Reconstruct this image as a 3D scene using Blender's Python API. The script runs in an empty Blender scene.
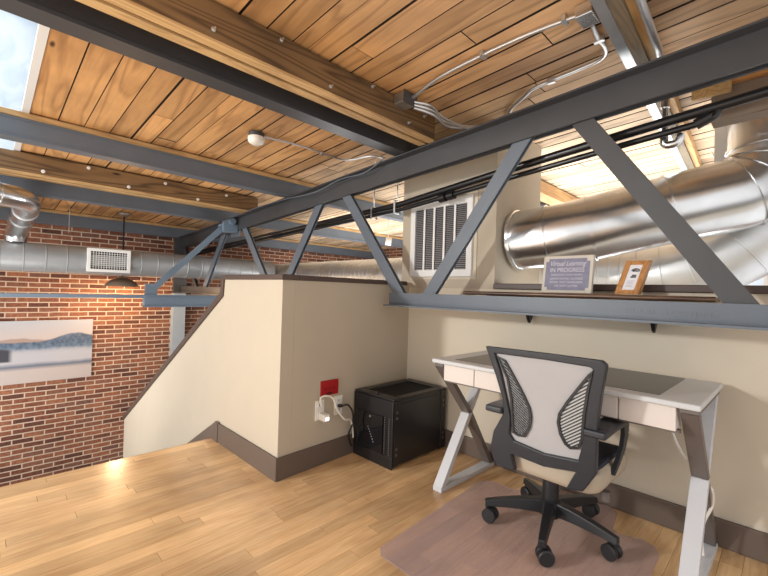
import bpy, math, random
from mathutils import Vector, Matrix
random.seed(7)
S = 0.7226            # one layout unit in metres
C = bpy.context.scene.collection
V = Vector

# ------------------------------------------------------------------ materials
def new_mat(name):
    m = bpy.data.materials.new(name); m.use_nodes = True
    nt = m.node_tree
    return m, nt, nt.nodes['Principled BSDF']
def nd(nt, t, **kw):
    n = nt.nodes.new(t)
    for k, v in kw.items():
        if k in n.inputs: n.inputs[k].default_value = v
        else: setattr(n, k, v)
    return n
def srgb(r, g, b):
    f = lambda c: (c/255/12.92) if c/255 <= .04045 else ((c/255+.055)/1.055)**2.4
    return (f(r), f(g), f(b), 1)
def ramp(nt, fac, stops):
    r = nt.nodes.new('ShaderNodeValToRGB')
    e = r.color_ramp.elements
    while len(e) < len(stops): e.new(.5)
    for i, (p, c) in enumerate(stops): e[i].position = p; e[i].color = c
    nt.links.new(fac, r.inputs[0]); return r.outputs[0]
def mixc(nt, fac, a, b, mode='MIX'):
    m = nt.nodes.new('ShaderNodeMix'); m.data_type = 'RGBA'; m.blend_type = mode
    for s, v in ((0, fac), (6, a), (7, b)):
        if hasattr(v, 'is_linked') or hasattr(v, 'links'): nt.links.new(v, m.inputs[s])
        else: m.inputs[s].default_value = v
    return m.outputs[2]
def math_(nt, op, a, b=None):
    m = nt.nodes.new('ShaderNodeMath'); m.operation = op
    for s, v in ((0, a), (1, b)):
        if v is None: continue
        if hasattr(v, 'links'): nt.links.new(v, m.inputs[s])
        else: m.inputs[s].default_value = v
    return m.outputs[0]

def plain(name, col, rough=.5, metal=0., bump=0., bscale=200, var=0., spec=.5, vscale=6.):
    m, nt, b = new_mat(name)
    b.inputs['Roughness'].default_value = rough; b.inputs['Metallic'].default_value = metal
    b.inputs['Specular IOR Level'].default_value = spec
    g = nd(nt, 'ShaderNodeNewGeometry')
    n = nd(nt, 'ShaderNodeTexNoise', Scale=vscale, Detail=5.)
    nt.links.new(g.outputs['Position'], n.inputs['Vector'])
    lo = tuple(c*(1-var) for c in col[:3])+(1,); hi = tuple(min(1, c*(1+var)) for c in col[:3])+(1,)
    nt.links.new(ramp(nt, n.outputs[0], [(.3, lo), (.7, hi)]), b.inputs['Base Color'])
    if bump:
        n2 = nd(nt, 'ShaderNodeTexNoise', Scale=float(bscale), Detail=3.)
        nt.links.new(g.outputs['Position'], n2.inputs['Vector'])
        bp = nd(nt, 'ShaderNodeBump', Strength=bump, Distance=.002)
        nt.links.new(n2.outputs[0], bp.inputs['Height']); nt.links.new(bp.outputs[0], b.inputs['Normal'])
    return m

def wood(name, dark, light, axis=0, rough=.6, grain=8., bright=(.7, 1.2), contour=6., bump=.15, knots=True, sat=1.0, mixamt=.55, spec=.5, light_fade=False, fine=1.):
    """boards with elongated growth-ring figure; the face attribute rnd sets each board apart"""
    m, nt, b = new_mat(name)
    b.inputs['Roughness'].default_value = rough
    b.inputs['Specular IOR Level'].default_value = spec
    g = nd(nt, 'ShaderNodeNewGeometry'); at = nd(nt, 'ShaderNodeAttribute', attribute_name='rnd')
    mp = nt.nodes.new('ShaderNodeMapping')
    sc = [1., 1., 1.]; sc[axis] = .09
    mp.inputs['Scale'].default_value = sc
    nt.links.new(g.outputs['Position'], mp.inputs[0])
    off = nt.nodes.new('ShaderNodeCombineXYZ')
    for i in range(3): nt.links.new(math_(nt, 'MULTIPLY', at.outputs['Fac'], 17.3+i*5), off.inputs[i])
    nt.links.new(off.outputs[0], mp.inputs['Location'])
    n1 = nd(nt, 'ShaderNodeTexNoise', Scale=grain, Detail=2., Roughness=.45, Distortion=.3)
    nt.links.new(mp.outputs[0], n1.inputs['Vector'])
    rings = math_(nt, 'FRACT', math_(nt, 'MULTIPLY', n1.outputs[0], contour*2.2))
    n2 = nd(nt, 'ShaderNodeTexNoise', Scale=grain*14, Detail=4.)
    nt.links.new(mp.outputs[0], n2.inputs['Vector'])
    c1 = ramp(nt, rings, [(0., dark), (.35, light), (.8, light), (1., dark)])
    mid = tuple((a+c)/2 for a, c in zip(dark, light))
    mid = tuple(l+(m_-l)*fine for m_, l in zip(mid, light))
    c2 = ramp(nt, n2.outputs[0], [(.35, mid), (.65, light)])
    col = mixc(nt, mixamt, c2, c1)
    # broad stains and a brightness of its own per board
    n3 = nd(nt, 'ShaderNodeTexNoise', Scale=1.7, Detail=3.)
    nt.links.new(g.outputs['Position'], n3.inputs['Vector'])
    st = ramp(nt, n3.outputs[0], [(.3, (.66, .62, .60, 1)), (.60, (1.08, 1.06, 1.03, 1))])
    col = mixc(nt, 1., col, st, 'MULTIPLY')
    w = nt.nodes.new('ShaderNodeTexWhiteNoise'); w.noise_dimensions = '1D'
    nt.links.new(at.outputs['Fac'], w.inputs['W'])
    mr = nd(nt, 'ShaderNodeMapRange'); mr.inputs['To Min'].default_value = bright[0]; mr.inputs['To Max'].default_value = bright[1]
    nt.links.new(w.outputs['Value'], mr.inputs['Value'])
    cb = nt.nodes.new('ShaderNodeCombineColor')
    for i in range(3): nt.links.new(mr.outputs[0], cb.inputs[i])
    col = mixc(nt, 1., col, cb.outputs[0], 'MULTIPLY')
    if knots:
        vo = nd(nt, 'ShaderNodeTexVoronoi', Scale=3.4)
        mp2 = nt.nodes.new('ShaderNodeMapping'); s2 = [1.6]*3; s2[axis] = .55; mp2.inputs['Scale'].default_value = s2
        nt.links.new(off.outputs[0], mp2.inputs['Location'])
        nt.links.new(g.outputs['Position'], mp2.inputs[0]); nt.links.new(mp2.outputs[0], vo.inputs['Vector'])
        kf = ramp(nt, vo.outputs['Distance'], [(.03, (1, 1, 1, 1)), (.075, (0, 0, 0, 1))])
        col = mixc(nt, kf, col, tuple(c*.35 for c in dark[:3])+(1,))
    if light_fade:      # brighter light past the truss and at the right, painted into the boards
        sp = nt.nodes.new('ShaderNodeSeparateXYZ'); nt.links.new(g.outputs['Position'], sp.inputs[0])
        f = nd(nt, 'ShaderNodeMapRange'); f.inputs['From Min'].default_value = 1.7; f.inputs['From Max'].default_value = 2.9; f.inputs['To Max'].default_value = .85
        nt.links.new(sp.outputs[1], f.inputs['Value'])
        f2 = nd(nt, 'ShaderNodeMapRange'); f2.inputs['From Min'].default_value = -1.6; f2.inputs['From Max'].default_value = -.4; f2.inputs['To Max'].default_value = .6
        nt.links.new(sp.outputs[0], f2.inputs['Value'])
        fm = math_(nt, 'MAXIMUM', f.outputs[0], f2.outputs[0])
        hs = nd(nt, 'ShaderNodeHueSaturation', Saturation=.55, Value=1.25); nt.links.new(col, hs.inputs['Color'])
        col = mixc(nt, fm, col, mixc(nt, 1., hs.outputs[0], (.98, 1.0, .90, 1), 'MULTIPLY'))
    nt.links.new(col, b.inputs['Base Color'])
    bp = nd(nt, 'ShaderNodeBump', Strength=bump, Distance=.003)
    nt.links.new(n2.outputs[0], bp.inputs['Height']); nt.links.new(bp.outputs[0], b.inputs['Normal'])
    return m

def brick_mat(name, swap):
    m, nt, b = new_mat(name)
    b.inputs['Roughness'].default_value = .85
    g = nd(nt, 'ShaderNodeNewGeometry'); sp = nt.nodes.new('ShaderNodeSeparateXYZ'); cx = nt.nodes.new('ShaderNodeCombineXYZ')
    nt.links.new(g.outputs['Position'], sp.inputs[0])
    nt.links.new(sp.outputs[swap], cx.inputs[0]); nt.links.new(sp.outputs[2], cx.inputs[1])
    nz = nd(nt, 'ShaderNodeTexNoise', Scale=5., Detail=2.)
    nt.links.new(cx.outputs[0], nz.inputs['Vector'])
    ad = nt.nodes.new('ShaderNodeVectorMath'); ad.operation = 'MULTIPLY_ADD'
    nt.links.new(nz.outputs['Color'], ad.inputs[0]); ad.inputs[1].default_value = (.008, .008, 0); nt.links.new(cx.outputs[0], ad.inputs[2])
    br = nt.nodes.new('ShaderNodeTexBrick'); br.offset = .5
    br.inputs['Scale'].default_value = 1.; br.inputs['Brick Width'].default_value = .202; br.inputs['Row Height'].default_value = .0615
    br.inputs['Mortar Size'].default_value = .0075; br.inputs['Mortar Smooth'].default_value = .25
    br.inputs['Color1'].default_value = (0, 0, 0, 1); br.inputs['Color2'].default_value = (1, 1, 1, 1); br.inputs['Mortar'].default_value = (.5, .5, .5, 1)
    nt.links.new(ad.outputs[0], br.inputs['Vector'])
    bc = ramp(nt, br.outputs['Color'], [(0., srgb(86, 52, 42)), (.35, srgb(124, 76, 56)), (.7, srgb(150, 98, 70)), (1., srgb(112, 78, 66))])
    n2 = nd(nt, 'ShaderNodeTexNoise', Scale=30., Detail=5.)
    nt.links.new(cx.outputs[0], n2.inputs['Vector'])
    bc = mixc(nt, 1., bc, ramp(nt, n2.outputs[0], [(.3, (.65, .62, .6, 1)), (.65, (1.12, 1.1, 1.1, 1))]), 'MULTIPLY')
    col = mixc(nt, br.outputs['Fac'], bc, srgb(194, 175, 155))
    n3 = nd(nt, 'ShaderNodeTexNoise', Scale=1.1, Detail=4.)
    nt.links.new(cx.outputs[0], n3.inputs['Vector'])
    col = mixc(nt, 1., col, ramp(nt, n3.outputs[0], [(.3, (.8, .78, .78, 1)), (.65, (1.08, 1.05, 1.05, 1))]), 'MULTIPLY')
    nt.links.new(col, b.inputs['Base Color'])
    bp = nd(nt, 'ShaderNodeBump', Strength=.7, Distance=.008); bp.invert = True
    nt.links.new(br.outputs['Fac'], bp.inputs['Height']); nt.links.new(bp.outputs[0], b.inputs['Normal'])
    return m

def painting_mat():
    """misty lake with blue hills, painted procedurally on the canvas plane (y across, z up)"""
    m, nt, b = new_mat('canvas_print'); b.inputs['Roughness'].default_value = .7
    g = nd(nt, 'ShaderNodeNewGeometry'); sp = nt.nodes.new('ShaderNodeSeparateXYZ'); nt.links.new(g.outputs['Position'], sp.inputs[0])
    y = math_(nt, 'DIVIDE', sp.outputs[1], S); z = math_(nt, 'DIVIDE', sp.outputs[2], S)
    v = math_(nt, 'DIVIDE', math_(nt, 'ADD', z, .18), 1.05)      # 0 bottom .. 1 top
    nn = nt.nodes.new('ShaderNodeTexNoise'); nn.noise_dimensions = '1D'; nn.inputs['Scale'].default_value = 1.5; nn.inputs['Detail'].default_value = 4.
    nt.links.new(y, nn.inputs['W'])
    n2 = nt.nodes.new('ShaderNodeTexNoise'); n2.noise_dimensions = '1D'; n2.inputs['Scale'].default_value = .9; n2.inputs['Detail'].default_value = 3.
    nt.links.new(math_(nt, 'ADD', y, 7.1), n2.inputs['W'])
    def gt(a, c, soft=.012):
        mr = nd(nt, 'ShaderNodeMapRange'); mr.inputs['From Min'].default_value = -soft; mr.inputs['From Max'].default_value = soft
        nt.links.new(math_(nt, 'SUBTRACT', a, c), mr.inputs['Value']); return mr.outputs[0]
    sky = ramp(nt, v, [(.62, srgb(226, 205, 190)), (1., srgb(205, 208, 212))])
    # a rounded hill on the right, a flatter ridge on the left
    hump = math_(nt, 'POWER', 2.718, math_(nt, 'MULTIPLY', math_(nt, 'POWER', math_(nt, 'ABSOLUTE', math_(nt, 'MULTIPLY', math_(nt, 'SUBTRACT', y, 1.24), 3.1)), 2.), -1.))
    hump = math_(nt, 'MULTIPLY', hump, .13)
    far = math_(nt, 'ADD', .60, math_(nt, 'MULTIPLY', n2.outputs[0], .2))
    hill = math_(nt, 'ADD', math_(nt, 'ADD', .60, hump), math_(nt, 'MULTIPLY', nn.outputs[0], .10))
    col = mixc(nt, gt(far, v), sky, srgb(186, 160, 146))
    hz = ramp(nt, v, [(.50, srgb(205, 208, 212)), (.56, srgb(105, 128, 152)), (.66, srgb(72, 92, 118)), (.8, srgb(110, 120, 134))])
    nf = nd(nt, 'ShaderNodeTexNoise', Scale=22., Detail=3.); nt.links.new(g.outputs['Position'], nf.inputs['Vector'])
    hz = mixc(nt, .35, hz, ramp(nt, nf.outputs[0], [(.35, srgb(60, 78, 96)), (.65, srgb(160, 178, 194))]))
    col = mixc(nt, gt(hill, v), col, hz)
    mist = math_(nt, 'ADD', .46, math_(nt, 'MULTIPLY', nn.outputs[0], .10))
    col = mixc(nt, gt(mist, v, .05), col, srgb(206, 205, 208))
    refl = math_(nt, 'ADD', .34, math_(nt, 'MULTIPLY', nn.outputs[0], -.06))
    band = math_(nt, 'MULTIPLY', gt(refl, v, .03), gt(v, math_(nt, 'SUBTRACT', .33, math_(nt, 'MULTIPLY', math_(nt, 'ADD', hump, nn.outputs[0]), .30)), .01))
    col = mixc(nt, band, col, srgb(120, 128, 142))
    col = mixc(nt, gt(.24, v, .03), col, srgb(214, 200, 190))
    # dark wooded point low at the left
    pt = math_(nt, 'MULTIPLY', gt(.62, math_(nt, 'ADD', v, math_(nt, 'MULTIPLY', y, .20)), .02), gt(v, .36))
    pt = math_(nt, 'MULTIPLY', pt, gt(.36, y, .03))
    col = mixc(nt, pt, col, srgb(66, 66, 76))
    col = mixc(nt, 1., col, (.66, .66, .69, 1), 'MULTIPLY')
    nt.links.new(col, b.inputs['Base Color'])
    return m

def galv(name, rough=.25, col=(.72, .73, .74, 1), vs=5.):
    m, nt, b = new_mat(name); b.inputs['Metallic'].default_value = 1.
    g = nd(nt, 'ShaderNodeNewGeometry')
    n = nd(nt, 'ShaderNodeTexNoise', Scale=vs, Detail=4.); nt.links.new(g.outputs['Position'], n.inputs['Vector'])
    nt.links.new(ramp(nt, n.outputs[0], [(.3, tuple(c*.82 for c in col[:3])+(1,)), (.7, col)]), b.inputs['Base Color'])
    b.inputs['Roughness'].default_value = rough
    n2 = nd(nt, 'ShaderNodeTexNoise', Scale=4., Detail=1.); nt.links.new(g.outputs['Position'], n2.inputs['Vector'])
    bp = nd(nt, 'ShaderNodeBump', Strength=.16, Distance=.02); nt.links.new(n2.outputs[0], bp.inputs['Height']); nt.links.new(bp.outputs[0], b.inputs['Normal'])
    return m

M = {}
M['board'] = wood('ceiling_pine', srgb(132, 88, 48), srgb(222, 172, 114), axis=0, rough=.7, grain=4.5, bright=(.70, 1.16), contour=4., mixamt=.42, fine=.5, light_fade=True)
M['dark_gap'] = plain('dark_gap', (.012, .009, .007, 1), .9)
M['timber'] = wood('old_timber', srgb(68, 50, 32), srgb(130, 102, 68), axis=1, rough=.6, grain=4.2, bright=(.9, 1.1), contour=9., mixamt=.8)
M['nailer'] = wood('pale_nailer', srgb(170, 132, 84), srgb(212, 178, 126), axis=1, rough=.7, grain=8., bright=(.85, 1.1), knots=False)
M['oak'] = wood('oak_floor', srgb(204, 158, 108), srgb(234, 198, 150), axis=1, rough=.22, grain=6., bright=(.80, 1.08), contour=4., bump=.04, knots=False, mixamt=.3)
M['shelfwood'] = wood('shelf_brown', srgb(64, 44, 34), srgb(104, 78, 60), axis=0, rough=.35, grain=8., knots=False, bright=(.95, 1.05))
M['framewood'] = wood('frame_oak', srgb(150, 98, 52), srgb(198, 146, 92), axis=2, rough=.5, grain=10., knots=False, bright=(.95, 1.05))
M['steel'] = plain('painted_steel', srgb(100, 109, 120), .42, .0, .25, 60, .06)
M['steel_dark'] = plain('painted_steel_dark', srgb(68, 69, 72), .45, .0, .25, 60, .08)
M['steel_skylit'] = plain('painted_steel_skylit', srgb(112, 130, 148), .42, .0, .25, 60, .06)  # same steel with the sky's blue light put into its colour
M['steel_light'] = plain('painted_steel_light', srgb(158, 168, 176), .5, .0, .2, 60, .05)
M['wall'] = plain('beige_paint', srgb(194, 182, 163), .75, 0, .12, 260, .015, .3)
M['wall_pale'] = plain('pale_paint', srgb(214, 203, 184), .75, 0, .12, 260, .015, .3)
M['base'] = plain('baseboard_taupe', srgb(104, 90, 80), .5, 0, .05, 100, .03)
M['cap'] = plain('cap_brown', srgb(82, 66, 58), .45, 0, .05, 100, .05)
M['brick'] = brick_mat('brick_left', 1); M['brick_far'] = brick_mat('brick_far', 0)
M['galv'] = galv('galvanised', .27, (.80, .82, .84, 1)); M['galv_dull'] = galv('galvanised_dull', .42, (.76, .78, .80, 1))
M['duct_paint'] = plain('duct_grey', srgb(158, 161, 164), .42, .35, .1, 60, .05)
M['white'] = plain('white_enamel', srgb(232, 232, 230), .4)
M['white_plastic'] = plain('white_plastic', srgb(236, 232, 222), .35)
M['grille'] = plain('grille_grey', srgb(150, 148, 150), .5)
M['black'] = plain('black_plastic', srgb(36, 37, 40), .4, 0, .2, 150, .1)
M['blackm'] = plain('black_metal', srgb(24, 24, 26), .35, 0, .1, 300, .1)
M['rackblack'] = plain('rack_black', srgb(29, 29, 32), .34, 0, .05, 300, .1)
M['pipeblack'] = plain('pipe_black', srgb(26, 26, 28), .3)
M['chairframe'] = plain('chair_charcoal', srgb(38, 41, 48), .42, 0, .25, 220, .08)
M['fabric'] = plain('mesh_fabric', srgb(182, 180, 181), .85, 0, .5, 500, .03, .2)
M['seatfab'] = plain('seat_fabric', srgb(188, 174, 154), .9, 0, .5, 500, .04, .2)
M['darkmesh'] = plain('dark_seat_mesh', srgb(58, 60, 70), .9, 0, .5, 500, .04, .2)
M['desk'] = plain('desk_white', srgb(226, 216, 208), .38)
M['deskglass'] = plain('desk_glass', srgb(104, 101, 98), .3, 0, 0, 1, .02, .3)
M['desktop'] = plain('desk_top', srgb(206, 208, 210), .3)
M['legsilver'] = plain('leg_silver', srgb(206, 208, 212), .35, .0, .1, 200, .04)
M['leggrey'] = plain('leg_grey', srgb(112, 104, 100), .4, .2, .1, 200, .04)
M['chrome'] = plain('chrome', (.8, .8, .8, 1), .15, 1.)
M['red'] = plain('red_plate', srgb(168, 22, 28), .4)
M['red_dark'] = plain('dark_red', srgb(84, 12, 16), .5)
M['bronze'] = plain('bronze_shade', srgb(140, 126, 110), .35, .3)
M['lavender'] = plain('sign_lavender', srgb(132, 132, 152), .7, 0, 0, 1, .1, .3, 30.)
M['signframe'] = plain('sign_whitewash', srgb(204, 198, 186), .7, 0, .2, 90, .06)
M['paper'] = plain('paper', srgb(232, 232, 238), .7)
M['ink'] = plain('ink', srgb(28, 28, 32), .7)
M['chalk'] = plain('chalk', srgb(206, 206, 214), .8)
M['greytext'] = plain('grey_text', srgb(176, 178, 186), .8)
M['relief'] = plain('raised_mark', srgb(112, 120, 128), .4)
M['canvas'] = painting_mat()
def mat_mat():
    m, nt, b = new_mat('vinyl_mat')
    b.inputs['Base Color'].default_value = srgb(228, 208, 206); b.inputs['Roughness'].default_value = .28
    tr = nt.nodes.new('ShaderNodeBsdfTransparent'); tr.inputs[0].default_value = (.93, .92, .95, 1)
    mx = nt.nodes.new('ShaderNodeMixShader'); mx.inputs[0].default_value = .24
    nt.links.new(tr.outputs[0], mx.inputs[1]); nt.links.new(b.outputs[0], mx.inputs[2])
    nt.links.new(mx.outputs[0], nt.nodes['Material Output'].inputs[0]); return m
M['vinyl'] = mat_mat()
def sky_pane():
    m, nt, b = new_mat('skylight_film')
    tl = nt.nodes.new('ShaderNodeBsdfTranslucent'); g = nd(nt, 'ShaderNodeNewGeometry')
    mp = nt.nodes.new('ShaderNodeMapping'); mp.inputs['Scale'].default_value = (1, 3, 1); mp.inputs['Rotation'].default_value = (0, 0, .5)
    nt.links.new(g.outputs['Position'], mp.inputs[0])
    n = nd(nt, 'ShaderNodeTexNoise', Scale=2.2, Detail=3., Distortion=1.2); nt.links.new(mp.outputs[0], n.inputs['Vector'])
    nt.links.new(ramp(nt, n.outputs[0], [(.35, srgb(214, 226, 236)), (.65, srgb(240, 246, 250))]), tl.inputs[0])
    nt.links.new(tl.outputs[0], nt.nodes['Material Output'].inputs[0]); return m
M['skyfilm'] = sky_pane()
def glow(name, col, st):
    m = bpy.data.materials.new(name); m.use_nodes = True; nt = m.node_tree; nt.nodes.clear()
    e = nt.nodes.new('ShaderNodeEmission'); e.inputs[0].default_value = col; e.inputs[1].default_value = st
    o = nt.nodes.new('ShaderNodeOutputMaterial'); nt.links.new(e.outputs[0], o.inputs[0]); return m
M['bulb'] = glow('bulb', (1, .72, .42, 1), 14.)
M['bulb_white'] = glow('bulb_white', (1, .97, .92, 1), 3.)

# ------------------------------------------------------------------ mesh builder (layout units)
class MB:
    def __init__(s): s.v = []; s.f = []; s.r = []; s.sm = []
    def add(s, vs, fs, rnd=0., smooth=False):
        o = len(s.v); s.v += [V(p) for p in vs]
        for f in fs: s.f.append(tuple(i+o for i in f)); s.r.append(rnd); s.sm.append(smooth)
        return s
    def box(s, x0, x1, y0, y1, z0, z1, rnd=0., slope=0.):
        vs = [(x, y, z+slope*x) for z in (z0, z1) for y in (y0, y1) for x in (x0, x1)]
        return s.add(vs, [(0, 2, 3, 1), (4, 5, 7, 6), (0, 1, 5, 4), (2, 6, 7, 3), (0, 4, 6, 2), (1, 3, 7, 5)], rnd)
    def prism(s, poly, f, a, b, rnd=0.):
        """poly of (p,q) mapped by f(p,q,t)->xyz, from t=a to t=b"""
        n = len(poly)
        vs = [f(p, q, a) for p, q in poly]+[f(p, q, b) for p, q in poly]
        return s.add(vs, [tuple(range(n))[::-1], tuple(range(n, 2*n))]+[(i, (i+1) % n, n+(i+1) % n, n+i) for i in range(n)], rnd)
    def bar(s, p, q, w, h, up=(0, 0, 1), w2=None, h2=None, oh=0., ow=0.):
        """rectangular bar from p to q; h measured along up, w across"""
        p, q, up = V(p), V(q), V(up); d = (q-p).normalized(); sd = d.cross(up).normalized(); u = sd.cross(d).normalized()
        vs = []
        for e, ww, hh in ((p, w, h), (q, w2 or w, h2 or h)):
            for a, c in ((-1, -1), (1, -1), (1, 1), (-1, 1)): vs.append(e+sd*(a*ww/2+ow)+u*(c*hh/2+oh))
        return s.add(vs, [(3, 2, 1, 0), (4, 5, 6, 7), (0, 1, 5, 4), (1, 2, 6, 5), (2, 3, 7, 6), (3, 0, 4, 7)])
    def tube(s, pts, r, n=12, cap=True, radii=None):
        pts = [V(p) for p in pts]; k = len(pts)
        t0 = (pts[1]-pts[0]).normalized(); a = V((0, 0, 1)) if abs(t0.z) < .9 else V((1, 0, 0))
        nrm = t0.cross(a).normalized(); vs = []
        for i, p in enumerate(pts):
            t = (pts[min(i+1, k-1)]-pts[max(i-1, 0)]).normalized()
            nrm = (nrm-t*nrm.dot(t)).normalized(); bn = t.cross(nrm)
            rr = radii[i] if radii else r
            for j in range(n):
                an = 2*math.pi*j/n; vs.append(p+(nrm*math.cos(an)+bn*math.sin(an))*rr)
        fs = [(i*n+j, i*n+(j+1) % n, (i+1)*n+(j+1) % n, (i+1)*n+j) for i in range(k-1) for j in range(n)]
        s.add(vs, fs, 0., True)
        if cap:
            o = len(s.v)-len(vs)
            s.f.append(tuple(o+j for j in range(n))[::-1]); s.f.append(tuple(o+(k-1)*n+j for j in range(n)))
            s.r += [0., 0.]; s.sm += [False, False]
        return s
    def lathe(s, prof, c, n=24, ax='z'):
        c = V(c); vs = []; k = len(prof)
        for r, h in prof:
            for j in range(n):
                a = 2*math.pi*j/n; x, y = r*math.cos(a), r*math.sin(a)
                vs.append(c+(V((x, y, h)) if ax == 'z' else V((h, x, y)) if ax == 'x' else V((x, h, y))))
        fs = [(i*n+j, i*n+(j+1) % n, (i+1)*n+(j+1) % n, (i+1)*n+j) for i in range(k-1) for j in range(n)]
        fs += [tuple(range(n))[::-1], tuple((k-1)*n+j for j in range(n))]
        return s.add(vs, fs, 0., True)
    def build(s, name, mat, parent=None, bevel=0., seg=2, flip=False, sharp=40):
        me = bpy.data.meshes.new(name)
        off = V(parent['_loc']) if parent is not None and '_loc' in parent else V((0, 0, 0))
        if parent is None:
            lo = V([min(p[i] for p in s.v) for i in range(3)]); hi = V([max(p[i] for p in s.v) for i in range(3)])
            off = V(((lo.x+hi.x)/2, (lo.y+hi.y)/2, lo.z))
        me.from_pydata([(p-off)*S for p in s.v], [], s.f)
        me.polygons.foreach_set('use_smooth', s.sm)
        at = me.attributes.new('rnd', 'FLOAT', 'FACE'); at.data.foreach_set('value', s.r)
        me.materials.append(M[mat] if isinstance(mat, str) else mat)
        import bmesh
        bm = bmesh.new(); bm.from_mesh(me); bmesh.ops.recalc_face_normals(bm, faces=bm.faces); bm.to_mesh(me); bm.free()
        if any(s.sm): me.set_sharp_from_angle(angle=math.radians(sharp))
        o = bpy.data.objects.new(name, me); C.objects.link(o)
        if parent is not None: o.parent = parent; o['_loc'] = list(off)
        else: o.location = off*S; o['_loc'] = list(off)
        if bevel:
            b = o.modifiers.new('bevel', 'BEVEL'); b.width = bevel*S; b.segments = seg; b.limit_method = 'ANGLE'; b.angle_limit = math.radians(35)
        return o
def tag(o, label=None, cat=None, group=None, kind=None):
    if label: o['label'] = label
    if cat: o['category'] = cat
    if group: o['group'] = group
    if kind: o['kind'] = kind
    return o
def thing(name, loc, label, cat, group=None):
    o = bpy.data.objects.new(name, None); C.objects.link(o); o.empty_display_size = .05
    o.location = V(loc)*S; o['_loc'] = list(loc); return tag(o, label, cat, group)
def struct(o): o['kind'] = 'structure'; return o
def fillet(pts, r, n=8):
    pts = [V(p) for p in pts]; out = [pts[0]]
    for i in range(1, len(pts)-1):
        p, a, b = pts[i], (pts[i-1]-pts[i]), (pts[i+1]-pts[i])
        rr = min(r, a.length*.49, b.length*.49); s0 = p+a.normalized()*rr; s1 = p+b.normalized()*rr
        for k in range(n+1):
            t = k/n; out.append(s0*(1-t)**2+p*2*t*(1-t)+s1*t*t)
    out.append(pts[-1]); return out
def spline(pts, n=8):
    pts = [V(p) for p in pts]; out = []
    for i in range(len(pts)-1):
        p0, p1, p2, p3 = pts[max(i-1, 0)], pts[i], pts[i+1], pts[min(i+2, len(pts)-1)]
        for k in range(n):
            t = k/n; out.append(.5*((2*p1)+(p2-p0)*t+(2*p0-5*p1+4*p2-p3)*t*t+(3*p1-p0-3*p2+p3)*t**3))
    out.append(pts[-1]); return out
def text_mesh(body, size, ext=.002, shear=0., bold=0.):
    cu = bpy.data.curves.new('t', 'FONT'); cu.body = body; cu.size = size; cu.extrude = ext; cu.align_x = 'CENTER'; cu.shear = shear; cu.offset = bold
    o = bpy.data.objects.new('t', cu); C.objects.link(o)
    dg = bpy.context.evaluated_depsgraph_get(); dg.update()
    me = bpy.data.meshes.new_from_object(o.evaluated_get(dg)); bpy.data.objects.remove(o); return me
def add_text(mb, body, size, f, ext=.002, shear=0., bold=0., width=None):
    me = text_mesh(body, size, ext, shear, bold)
    xs = [v.co.x for v in me.vertices]; k = 1.
    if width and xs: k = width/(max(xs)-min(xs))
    mb.add([f(v.co.x*k, v.co.y, v.co.z) for v in me.vertices], [tuple(p.vertices) for p in me.polygons])

def frame4(mb, f, x0, x1, z0, z1, w, a, b, wt=None):
    """closed rectangular frame as one clean ring"""
    wt = wt or w
    o = [(x0, z0), (x1, z0), (x1, z1), (x0, z1)]; i = [(x0+w, z0+wt), (x1-w, z0+wt), (x1-w, z1-wt), (x0+w, z1-wt)]
    vs = [f(p, q, t) for t in (a, b) for p, q in o+i]
    fs = []
    for k in range(4):
        n = (k+1) % 4
        fs += [(k, n, 4+n, 4+k), (8+k, 12+k, 12+n, 8+n), (k, 8+k, 8+n, n), (4+k, 4+n, 12+n, 12+k)]
    return mb.add(vs, fs)
ceil_z = lambda x: 3.275+.055*x
chord_z = lambda x: 3.038+.056*x

# ------------------------------------------------------------------ setting
# floor of the loft: oak strips running along Y, each strip with its own tone
mb = MB(); x = -4.12; w = .104
while x < 1.6:
    y = -2.6+random.uniform(-1.2, 0)
    while y < 3.36:
        L = random.uniform(.55, 1.7); y0 = max(y, -2.6); y1 = min(y+L, 3.36)
        if y1 > y0+.01: mb.box(x+.0008, x+w-.0008, y0+.001, y1-.001, -.03, 0, random.random())
        y += L
    x += w
fl = struct(mb.build('floor', 'oak'))
mb = MB(); mb.box(-4.12, 1.6, -2.6, 3.36, -.35, -.031); struct(mb.build('floor', 'dark_gap'))
mb = MB(); mb.box(-4.16, -4.122, -2.6, 1.719, -.35, -.001, .3); struct(mb.build('trim_1', 'oak', bevel=.01))
mb = MB(); mb.box(-9.3, 1.6, -2.6, 8.6, -4.1, -4.0); struct(mb.build('floor_lower', plain('lower_concrete', srgb(150, 135, 120), .5, var=.1)))

# ceiling boards, sloped, gaps between them, skylight openings left free
mb = MB(); y = -2.6
def holes(x0, x1, y1):
    """pieces of [x0,x1] that stay outside the two skylight openings"""
    if y1 > .255: return [(x0, x1)]
    out = []
    for a, b in ((-9.25, -6.75), (-3.165, 1.6)):
        lo, hi = max(a, x0), min(b, x1)
        if hi > lo+.02: out.append((lo, hi))
    return out
while y < 8.6:
    w = random.choice((.175, .185, .19, .11, .18, .20)); gap = random.choice((.0025, .007, .004, .012, .003, .009, .005))
    if y < .25 < y+w: w = .25-y
    if w < .03: y += w+.001; continue
    x = -9.25-random.uniform(0, 2)
    while x < 1.6:
        L = random.uniform(1.4, 4.2)
        for a, b in holes(max(x, -9.25), min(x+L, 1.6), y+w):
            dz = random.uniform(0, .006); mb.box(a+.002, b-.005, y+gap, y+w-gap, 3.275+dz, 3.315, random.random(), slope=.055)
        x += L
    y += w
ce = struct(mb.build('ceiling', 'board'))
ce.data.materials.append(plain('shaded_dirty_edge', (.035, .022, .014, 1), .9))     # gap shade, with some dirt, put into the edge colour
for p in ce.data.polygons:
    if p.normal.z > -.9: p.material_index = 1
mb = MB()
mb.box(-9.25, 1.6, .25, 8.6, 3.317, 3.40, slope=.055)
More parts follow.
